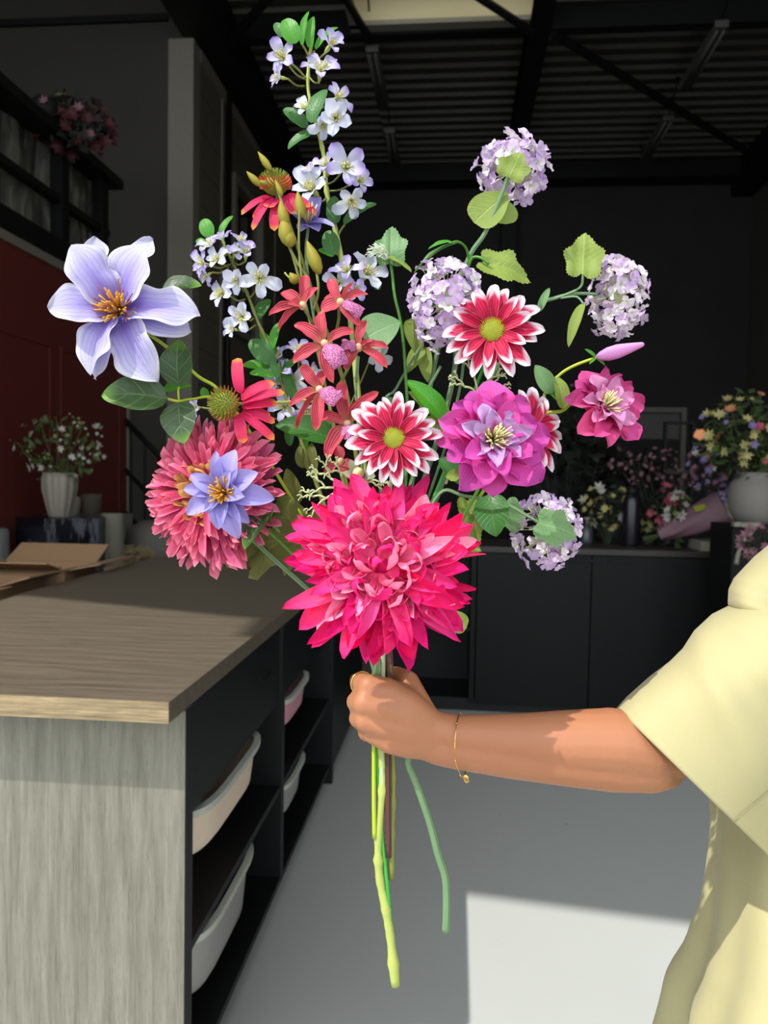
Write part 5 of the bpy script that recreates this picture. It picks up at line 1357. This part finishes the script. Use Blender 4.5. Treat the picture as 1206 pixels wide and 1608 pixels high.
leaf(HM, (690, 962), (733, 985), 34, .81, 'lime', 'round', V(0, .2, 1), 0, 3); leaf(HM, (627, 975), (630, 1012), 18, .80, 'mid', 'serrated'); leaf(HM, (700, 840), (758, 862), 40, .82, 'lime', 'lobed')
def f_spider(q, rnd):
    th = .25 + 1.45 * q ** .6 + rnd.uniform(-.08, .08)
    if q < .24: return .3 + 1.5 * q ** .5, .52 + rnd.uniform(-.06, .10), 'cream', .30, -.9, 'petal5', .3
    L = .60 + .40 * q + rnd.uniform(-.08, .10)
    return th, L, 'spider', .125 + rnd.uniform(-.02, .03), rnd.uniform(-.8, .45), 'spoon', .6
SMm = mum('spider_chrysanthemum', 'dusky pink spider chrysanthemum with an apricot centre', 334, 774, .785, V(-.42, .12, 1), 127, 320, f_spider, 8, 100, .6)
for o in [o for o in COL.objects if o.parent == SMm and o.name.startswith('inner_petals')]: pass
stem(SMm, [(340, 785, .80), (400, 850, .815), (500, 940, .82)], .0026, 'sage', (584, 598, .797), r1=.003)

# ---- broad olive lobed leaf, drawn as an outline and bent
def outline_leaf(par, pts, d, mat, name='leaf', bend=.02, base=None):
    bmx = bmesh.new()
    vs = [bmx.verts.new(Vector((x, y, 0))) for x, y in pts]
    f = bmx.faces.new(vs); bmesh.ops.triangulate(bmx, faces=[f])
    for _ in range(2): bmesh.ops.subdivide_edges(bmx, edges=bmx.edges[:], cuts=1, use_grid_fill=True)
    bx, by = base or pts[0]
    V_ = []; UV = []
    for v in bmx.verts:
        x, y = v.co.x, v.co.y; rr_ = math.hypot(x - bx, y - by) / 100
        dd = bend * rr_ * rr_ + .006 * sin(x * .09 + y * .05)
        V_.append(P(x, y, d + dd)); UV.append((rr_ * .8, .5 + .4 * sin(math.atan2(y - by, x - bx) * 4)))
    bmx.verts.index_update(); F_ = [tuple(v.index for v in f.verts) for f in bmx.faces]; bmx.free()
    mb = MB(); mb.add(V_, F_, UV)
    return mb.build(name, LM[mat], par, smooth=True)
outline_leaf(SMm, [(490, 845), (462, 838), (447, 806), (436, 775), (450, 778), (470, 790), (485, 806), (500, 790), (520, 800), (530, 850), (520, 890), (500, 880), (470, 872), (462, 890), (446, 905), (441, 886), (425, 890), (404, 911), (390, 908), (392, 896), (410, 878), (440, 862), (445, 857), (410, 862), (386, 862), (398, 845), (424, 828), (452, 842)], .815, 'olive', base=(490, 850))
outline_leaf(SMm, [(400, 850), (372, 862), (352, 880), (356, 892), (375, 888), (402, 868), (412, 850)], .82, 'olive', base=(405, 850))
leaf(SMm, (478, 735), (470, 700), 20, .83, 'olive', 'clem'); leaf(SMm, (492, 745), (490, 695), 22, .83, 'olive', 'clem'); leaf(SMm, (470, 790), (450, 735), 26, .83, 'olive', 'clem')
leaf(SMm, (528, 692), (432, 668), 46, .80, 'mid', 'clem', V(0, .5, 1), 0, 5); leaf(SMm, (520, 660), (470, 690), 30, .83, 'mid', 'clem')

# ---- coral-like twigs
def coral(label, start, dirs, d, seed, r=.0015, L=.03):
    t = thing('coral_twig', P(*start[-1]), label, 'foliage', 'pale coral twigs')
    mb = MB(); rnd = random.Random(seed)
    s = smooth_path(PP(*start), 5); mb.tube(s, r, 6)
    def grow(p, dv, l, lev):
        q = p + dv * l; m_ = p.lerp(q, .5) + Vector((0, 0, .002)); mb.tube(smooth_path([p, m_, q], 3), [r * (.95 - .15 * lev)] * 7, 5)
        if lev < 3:
            for sgn in (-1, 1):
                a = sgn * rnd.uniform(.22, .62); v = (dv * cos(a) + (dv.cross(FWD)).normalized() * sin(a) + FWD * rnd.uniform(-.25, .25)).normalized()
                grow(q, v, l * rnd.uniform(.5, .75), lev + 1)
    p0 = P(*start[0])
    for dx, dy in dirs: grow(p0, V(dx, dy, rnd.uniform(-.1, .3)), L * .55, 0)
    mb.build('twig', SM['white'], t, smooth=True)
    return t
coral('pale coral-like twig sticking out beside the olive leaf and the chrysanthemum', [(540, 772, .76), (575, 790, .79), (598, 900, .81)], [(-1, .2), (-.9, -.35), (-.6, .6)], .76, 1, .0014, .034)
coral('pale coral-like twig just above the hot pink chrysanthemum and below the orchids', [(556, 752, .765), (580, 790, .79), (600, 900, .81)], [(-.9, .4), (-.3, -.9), (.9, -.2)], .765, 2, .0013, .028)
coral('pale coral-like twig between the upper daisy and the magenta clematis', [(750, 618, .80), (740, 650, .82), (700, 760, .83)], [(.9, .4), (.6, .75), (-.2, .9), (-.7, .3)], .80, 3, .0013, .03)
GB = thing('grey_sprig', P(566, 760, .77), 'small grey green sprig with one yellow bud beside the lower daisy', 'foliage')
link('bud', MB().ball((0, 0, 0), 1, 14, 8, (1, 1, 1.2)).mesh('bud', M_fil2, True), facing_matrix(P(563, 743, .76), V(0, .2, 1), .0058), GB)
for tx, ty in ((538, 744), (548, 722), (590, 748), (566, 770)): put('leaf', blade(PM['sepal'], 'oval', .5, .3, .1, .02, 1, 12, 6), GB, P(562, 746, .765), P(tx, ty, .76), V(0, .2, 1), 1.1)
twig(GB, [(564, 750, .765), (580, 800, .79), (600, 900, .805)], .0014, 'sage', 'stem')
YB_ = info(put('yellow_bud', blade(LM['lime'], 'round', .9, .6, .3, .08, 3, 12, 6), None, P(700, 748, .79), P(722, 750, .785), V(0, .3, 1)), 'tiny crumpled lime yellow bud beside the magenta clematis', 'bud')
# grey twigs rising through the middle of the bunch
GT = thing('grey_twig', P(604, 1150, .82), 'thin grey green twigs curving up behind the magenta clematis', 'foliage')
for pts in ([(728, 570, .82), (722, 610, .83), (700, 700, .84), (640, 880, .84), (604, 1030, .82)], [(692, 575, .83), (660, 640, .845), (630, 760, .85), (600, 960, .84)], [(660, 545, .84), (622, 610, .85), (600, 660, .85), (596, 960, .84)], [(760, 600, .81), (735, 640, .83), (690, 760, .84), (610, 960, .83)], [(560, 600, .83), (563, 560, .835), (560, 640, .84), (585, 900, .84)]):
    twig(GT, pts, .0016, 'sage', 'twig')

# ------------------------------------------------------------------ the person
def capsule_mesh(chains, n=18):
    mb = MB()
    for ch in chains:
        for i, (p, r) in enumerate(ch):
            mb.ball(p, r, n, n // 2)
            if i:
                q, r0 = ch[i - 1]; L = (Vector(p) - Vector(q)).length
                k = max(2, int(L / (min(r, r0) * .6)))
                pts = [Vector(q).lerp(Vector(p), j / k) for j in range(k + 1)]
                mb.tube(pts, [r0 + (r - r0) * j / k for j in range(k + 1)], n)
    return mb
def organic(chains, voxel, smooth_it, mat, name):
    me = capsule_mesh(chains).mesh(name, mat)
    o = bpy.data.objects.new('tmp', me); COL.objects.link(o)
    m = o.modifiers.new('r', 'REMESH'); m.mode = 'VOXEL'; m.voxel_size = voxel
    s = o.modifiers.new('s', 'SMOOTH'); s.factor = .5; s.iterations = smooth_it
    dg = bpy.context.evaluated_depsgraph_get(); dg.update()
    out = bpy.data.meshes.new_from_object(o.evaluated_get(dg), depsgraph=dg)
    bpy.data.objects.remove(o)
    out.materials.clear(); out.materials.append(mat)
    out.polygons.foreach_set('use_smooth', [True] * len(out.polygons))
    out.name = name
    return out
ms = NT('skin'); co = ms.coord('Object')
n1 = ms.noise(9, co, 4); n2 = ms.noise(180, co, 2)
ms.base(ms.mix(n1, rgb(174, 120, 86), rgb(154, 100, 72)))
ms.rough(.5); ms.b.inputs['Subsurface Weight'].default_value = .18; ms.b.inputs['Subsurface Radius'].default_value = (.012, .004, .002)
ms.b.inputs['Subsurface Scale'].default_value = 1.0
ms.b.inputs['Specular IOR Level'].default_value = .35
ms.bump(ms.math('ADD', n2, ms.math('MULTIPLY', n1, 1.5)), .12, .002)
M_skin = ms.m
def C(*pts): return [(P(x, y, d), r) for x, y, d, r in pts]
W3 = lambda x, y, z: Vector((x, y, z))
SH = P(1330, 925, .88)
chains = [
    # back of the hand: four metacarpals from the wrist to the knuckles
    C((668, 1136, .795, .0185), (638, 1108, .785, .0175), (608, 1088, .779, .0155), (580, 1078, .777, .0125)),
    C((668, 1146, .793, .0185), (635, 1126, .781, .0165), (603, 1112, .775, .0150), (573, 1104, .772, .0130)),
    C((668, 1156, .793, .0185), (635, 1146, .781, .0165), (605, 1138, .776, .0150), (575, 1130, .775, .0125)),
    C((666, 1166, .795, .0175), (640, 1165, .786, .0165), (615, 1162, .781, .0145), (587, 1151, .782, .0115)),
    C((650, 1112, .800, .016), (625, 1090, .792, .014)),
    # fingers curl away from the viewer around the stems
    C((580, 1078, .777, .0122), (567, 1072, .797, .0106), (563, 1070, .815, .0102), (590, 1070, .836, .0088), (610, 1074, .826, .0080)),
    C((573, 1104, .772, .0122), (561, 1103, .792, .0108), (559, 1102, .812, .0104), (590, 1099, .836, .0088), (612, 1100, .824, .0080)),
    C((575, 1130, .775, .0116), (564, 1129, .793, .0102), (562, 1128, .812, .0098), (592, 1125, .834, .0083), (612, 1126, .823, .0076)),
    C((587, 1151, .782, .0106), (576, 1151, .797, .0090), (574, 1150, .812, .0086), (600, 1148, .829, .0073), (614, 1149, .820, .0068)),
    # thumb leaves the side of the palm and closes behind the stems
    C((662, 1128, .800, .0185), (648, 1096, .808, .0160), (640, 1072, .818, .0132), (622, 1063, .832, .0118), (598, 1060, .846, .0098)),
    # wrist, forearm, elbow, upper arm
    C((668, 1140, .796, .0190), (690, 1148, .797, .0195), (720, 1154, .797, .0205), (800, 1160, .800, .0255), (880, 1166, .805, .0330), (960, 1168, .812, .0375), (1015, 1176, .818, .0375)),
    C((666, 1164, .797, .0185), (690, 1172, .798, .0195), (720, 1177, .798, .0205), (800, 1186, .800, .0235), (880, 1191, .805, .0275), (960, 1196, .812, .0310), (1020, 1196, .818, .0320), (1042, 1208, .824, .0215)),
    C((1015, 1176, .818, .0370), (1050, 1165, .825, .0385), (1110, 1120, .835, .041), (1200, 1035, .85, .046)) + [(SH, .052)],
    # torso
    [(SH, .052), (W3(.52, 1.00, 1.33), .06), (W3(.56, 1.08, 1.33), .065), (W3(.60, 1.22, 1.32), .055)],
    [(W3(.57, 1.00, 1.25), .09), (W3(.575, 1.02, 1.1), .085), (W3(.59, .98, .97), .085), (W3(.60, .93, .86), .09)],
    [(W3(.57, 1.16, 1.25), .09), (W3(.575, 1.14, 1.1), .085), (W3(.59, 1.07, .97), .085), (W3(.60, 1.04, .86), .09)],
    [(W3(.60, .93, .86), .09), (W3(.60, .93, .47), .055), (W3(.61, .93, .30), .052), (W3(.62, .93, .09), .035), (W3(.60, .92, .045), .033), (W3(.50, .90, .03), .026), (W3(.45, .895, .025), .02)],
    [(W3(.60, 1.04, .86), .09), (W3(.60, 1.09, .47), .055), (W3(.61, 1.09, .30), .052), (W3(.62, 1.09, .09), .035), (W3(.60, 1.10, .045), .033), (W3(.50, 1.12, .03), .026), (W3(.45, 1.125, .025), .02)],
    # far arm hangs down
    [(W3(.60, 1.22, 1.32), .055), (W3(.60, 1.31, 1.25), .046), (W3(.61, 1.36, 1.05), .038), (W3(.58, 1.37, .84), .028), (W3(.56, 1.37, .78), .022), (W3(.55, 1.36, .72), .026)],
    [(W3(.545, 1.345, .70), .012), (W3(.535, 1.34, .65), .009), (W3(.55, 1.34, .615), .007)],
    [(W3(.555, 1.36, .70), .012), (W3(.55, 1.355, .64), .009), (W3(.565, 1.355, .60), .007)],
    [(W3(.565, 1.375, .70), .012), (W3(.562, 1.375, .645), .009), (W3(.575, 1.375, .605), .007)],
    [(W3(.573, 1.388, .70), .011), (W3(.574, 1.392, .66), .008), (W3(.584, 1.392, .63), .006)],
    [(W3(.535, 1.35, .74), .012), (W3(.515, 1.335, .70), .010), (W3(.515, 1.33, .67), .008)],
    # neck and head, looking towards the bouquet
    [(W3(.575, 1.08, 1.33), .055), (W3(.57, 1.08, 1.40), .048), (W3(.565, 1.08, 1.45), .05)],
    [(W3(.575, 1.08, 1.53), .082), (W3(.545, 1.08, 1.54), .076), (W3(.52, 1.08, 1.49), .060), (W3(.505, 1.08, 1.445), .040), (W3(.495, 1.08, 1.43), .028)],
    [(W3(.478, 1.08, 1.515), .011), (W3(.457, 1.08, 1.487), .011), (W3(.464, 1.08, 1.480), .012)],
    [(W3(.463, 1.068, 1.449), .008), (W3(.460, 1.08, 1.450), .009), (W3(.463, 1.092, 1.449), .008)],
    [(W3(.57, 1.000, 1.50), .012), (W3(.572, .996, 1.475), .008)], [(W3(.57, 1.160, 1.50), .012), (W3(.572, 1.164, 1.475), .008)],
]
person = link('person', organic(chains, .0024, 7, M_skin, 'body'))
info(person, 'person in a butter yellow dress reaching out a bare arm, bouquet in one fist', 'person')
M_eye = plain('eye_white', rgb(236, 232, 226), .2); M_iris = plain('iris', rgb(80, 50, 30), .2); M_hair = plain('brown_hair', rgb(88, 58, 38), .5, var=.2, scale=60, stretch=(1, 1, .1), bump=.5)
for y in (1.05, 1.11):
    e = link('eye', MB().ball((0, 0, 0), .0125, 14, 8).mesh('eye', M_eye, True), T(.476, y, 1.518), person)
    link('iris', MB().ball((0, 0, 0), .006, 12, 6, (.4, 1, 1)).mesh('iris', M_iris, True), T(.4645, y, 1.518), e)
hb = []
for k in range(26):
    a = -2.2 + 4.4 * k / 25
    x0, y0 = .575 + .07 * cos(a), 1.08 + .085 * sin(a)
    hb.append([(W3(.54, 1.08 + .03 * sin(a), 1.615), .014), (W3(.575 + .075 * cos(a), 1.08 + .085 * sin(a), 1.56), .014), (W3(.585 + .08 * cos(a), 1.08 + .088 * sin(a), 1.48), .013), (W3(.62 + .05 * cos(a), 1.08 + .06 * sin(a), 1.40), .012), (W3(.66, 1.08 + .05 * sin(a), 1.28), .008)])
link('hair', organic(hb, .004, 3, M_hair, 'hair'), None, person)
for y, s_ in ((.897, -1), (1.123, 1)):
    link('shoe', MB().ball((0, 0, 0), 1, 20, 12, (.13, .045, .035)).mesh('shoe', M_cloth2, True), T(.53, y + .01 * -s_, .037), person)
# clothes
mc = NT('butter_crepe'); co = mc.coord('Object')
nz = mc.noise(700, co, 2); n3 = mc.noise(3, co, 2)
mc.base(mc.mix(n3, rgb(172, 164, 120), rgb(163, 155, 112))); mc.rough(.75); mc.b.inputs['Sheen Weight'].default_value = .15
mc.bump(nz, .25, .0008)
M_dress = mc.m
def loft(rings, closed=True):
    n = len(rings[0]); vs = [v for r in rings for v in r]; fs = []
    for i in range(len(rings) - 1):
        for k in range(n): k2 = (k + 1) % n; fs.append((i * n + k, i * n + k2, (i + 1) * n + k2, (i + 1) * n + k))
    return MB().add(vs, fs)
def interp(tab, z):
    for a, b in zip(tab, tab[1:]):
        if (a[0] - z) * (b[0] - z) <= 0:
            t = (z - a[0]) / (b[0] - a[0]); t = t * t * (3 - 2 * t) * .5 + t * .5
            return [a[i] + (b[i] - a[i]) * t for i in range(len(a))]
    return list(tab[-1])
tab = [(1.385, .565, .058, .062, 1.08), (1.36, .565, .07, .09, 1.08), (1.33, .565, .11, .17, 1.08), (1.25, .57, .15, .20, 1.07), (1.1, .575, .20, .20, 1.03), (1.025, .575, .233, .20, 1.0), (.99, .575, .243, .19, .97), (.951, .575, .255, .19, .945), (.905, .58, .271, .20, .93), (.859, .58, .287, .215, .925), (.791, .58, .314, .235, .925), (.4, .60, .40, .36, .95), (.10, .60, .45, .42, .97)]
rings = []; NR = 90
for i in range(NR + 1):
    z = 1.385 + (.10 - 1.385) * i / NR
    _, cx, rx, ry, cy = interp(tab, z); amp = max(0, min(1, (1.12 - z) / .5))
    rg = []
    for k in range(144):
        a = 2 * pi * k / 144
        f = 1 - .13 * amp + amp * (.085 * sin(a * 7 + 1.2 * z + .5) + .045 * sin(a * 13 - 2.0 * z) + .03 * abs(sin(a * 4.5 + 3 * z))) + .012 * sin(a * 5 + z * 20) * (1 if z > 1.0 else .3)
        rg.append(Vector((cx + rx * f * cos(a) , cy + ry * f * sin(a), z)))
    rings.append(rg)
dress = loft(rings).build('dress', M_dress, person, smooth=True)
dm = dress.modifiers.new('thickness', 'SOLIDIFY'); dm.thickness = .002
# wide sleeve: each ring given by its two silhouette points, distance, half depth
SR = [(968, 1112, 1215, 1352, .838, .078), (984, 1094, 1230, 1332, .839, .082), (1020, 1062, 1258, 1296, .842, .090), (1052, 1038, 1280, 1255, .845, .096), (1072, 1018, 1300, 1215, .848, .100), (1090, 990, 1330, 1165, .855, .104), (1118, 964, 1360, 1110, .862, .104), (1150, 948, 1385, 1060, .87, .1), (1190, 936, 1400, 1020, .88, .09)]
SRi = []
for a, b in zip(SR, SR[1:]):
    for j in range(5): SRi.append(tuple(a[i] + (b[i] - a[i]) * j / 5 for i in range(6)))
SRi.append(SR[-1]); rings = []
for q, (x0, y0, x1, y1, d, hd) in enumerate(SRi):
    rg = []; u = q / len(SRi)
    for k in range(96):
        t = 2 * pi * k / 96
        f = .5 - .5 * math.copysign(abs(cos(t)) ** .95, cos(t))
        w = 1 + u * (.05 * sin(3 * t + 5 * u) + .03 * sin(5 * t - 9 * u)) + .05 * sin(u * 3.1) * sin(2 * t + 12 * u + 1) + .02 * sin(t * 4 + u * 22) * sin(u * 3.1)
        rg.append(P(x0 + (x1 - x0) * f, y0 + (y1 - y0) * f, d + .004 * f - hd * sin(t) * w))
    rings.append(rg)
sl = loft(rings).build('sleeve', M_dress, dress, smooth=True)
sm = sl.modifiers.new('thickness', 'SOLIDIFY'); sm.thickness = .0025; sm.offset = -1
A = MB(); pts = []
for j in range(12):
    u = j / 11; p = P(1156 + 60 * u, 1289 - 52 * u, .776 - .008 * u); pts.append(p)
pts = [P(1154 + 62 * u_ / 11, 1290 - 54 * u_ / 11, .7695 - .008 * u_ / 11) for u_ in range(12)]
MB().tube(pts, .0006, 6).build('seam', plain('seam_groove_shade', rgb(134, 126, 92), .9), dress, smooth=True)  # raised line in a darker tone, standing in for the groove's shade
# shoulder drape
SD = [(1143, 940, 1330, 1010), (1144, 925, 1345, 985), (1152, 908, 1360, 960), (1166, 893, 1375, 935), (1184, 874, 1385, 915), (1206, 856, 1390, 895), (1240, 842, 1395, 880), (1280, 838, 1398, 872)]
rings = []
SDi = []
for a, b in zip(SD, SD[1:]):
    for j in range(4): SDi.append(tuple(a[i] + (b[i] - a[i]) * j / 4 for i in range(4)))
SDi.append(SD[-1])
SDi = [(1168, 958, 1320, 1010), (1150, 956, 1325, 1012), (1143, 950, 1328, 1012)] + SDi
for q, (x0, y0, x1, y1) in enumerate(SDi):
    rg = []; hd = .085 * (1 if q > 2 else (.80, .88, .95)[q])
    for k in range(72):
        t = 2 * pi * k / 72; f = .5 - .5 * cos(t)
        rg.append(P(x0 + (x1 - x0) * f, y0 + (y1 - y0) * f, .868 + .03 * f - hd * sin(t) * (1 + .05 * sin(3 * t + q * .2))))
    rings.append(rg)
sd_ = loft(rings).build('shoulder_drape', M_dress, dress, smooth=True)
sm = sd_.modifiers.new('thickness', 'SOLIDIFY'); sm.thickness = .003; sm.offset = -1
# jewellery
M_gold = NT('gold'); M_gold.base(rgb(214, 170, 96)); M_gold.b.inputs['Metallic'].default_value = 1; M_gold.rough(.25)
def loop(c, u, v, r, k, nn=40):
    pts = [c + u * cos(2 * pi * i / nn) + v * sin(2 * pi * i / nn) for i in range(nn)]
    n = 8; vs = []; fs = []; ax = u.cross(v).normalized()
    for i in range(nn):
        o = (pts[i] - c).normalized()
        for j in range(n): a = 2 * pi * j / n; vs.append(pts[i] + (o * cos(a) * r + ax * sin(a) * k))
    for i in range(nn):
        for j in range(n): i2 = (i + 1) % nn; j2 = (j + 1) % n; fs.append((i * n + j, i2 * n + j, i2 * n + j2, i * n + j2))
    return MB().add(vs, fs)
a, b = P(580, 1078, .777), P(563, 1070, .815); c = P(568, 1072.5, .797); t = (b - a).normalized()
u = UPV - t * UPV.dot(t); u.normalize(); v = t.cross(u)
loop(c, u * .0116, v * .0116, .0010, .0022).build('ring', M_gold.m, person, smooth=True, label='plain gold ring')
c = P(720, 1167, .797)
pts = []; nn = 60
for i in range(nn + 1):
    a = 2 * pi * i / nn
    up = cos(a); tw = sin(a)
    x = 722 + (-12 if tw > 0 else 8) * abs(tw) + (8 if up < 0 else 0) * up * up
    pts.append(P(x, 1167 - up * 47 + (4 if up < -.8 else 0), .797) - FWD * (.0285 * tw))
br = MB().tube(pts, .0006, 6).build('bracelet', M_gold.m, person, smooth=True, label='thin gold chain bracelet')
bd_ = MB()
for i in range(0, nn, 6): bd_.ball(pts[i], .0011, 8, 5)
bd_.build('chain_beads', M_gold.m, br, smooth=True)
cp = P(732, 1223, .79)
ch = MB().ball((0, 0, 0), 1, 16, 8, (.0030, .0010, .0045)); link('charm', ch.mesh('charm', M_gold.m, True), Matrix.Translation(cp) @ Matrix.Rotation(-.3, 4, 'Y'), br)
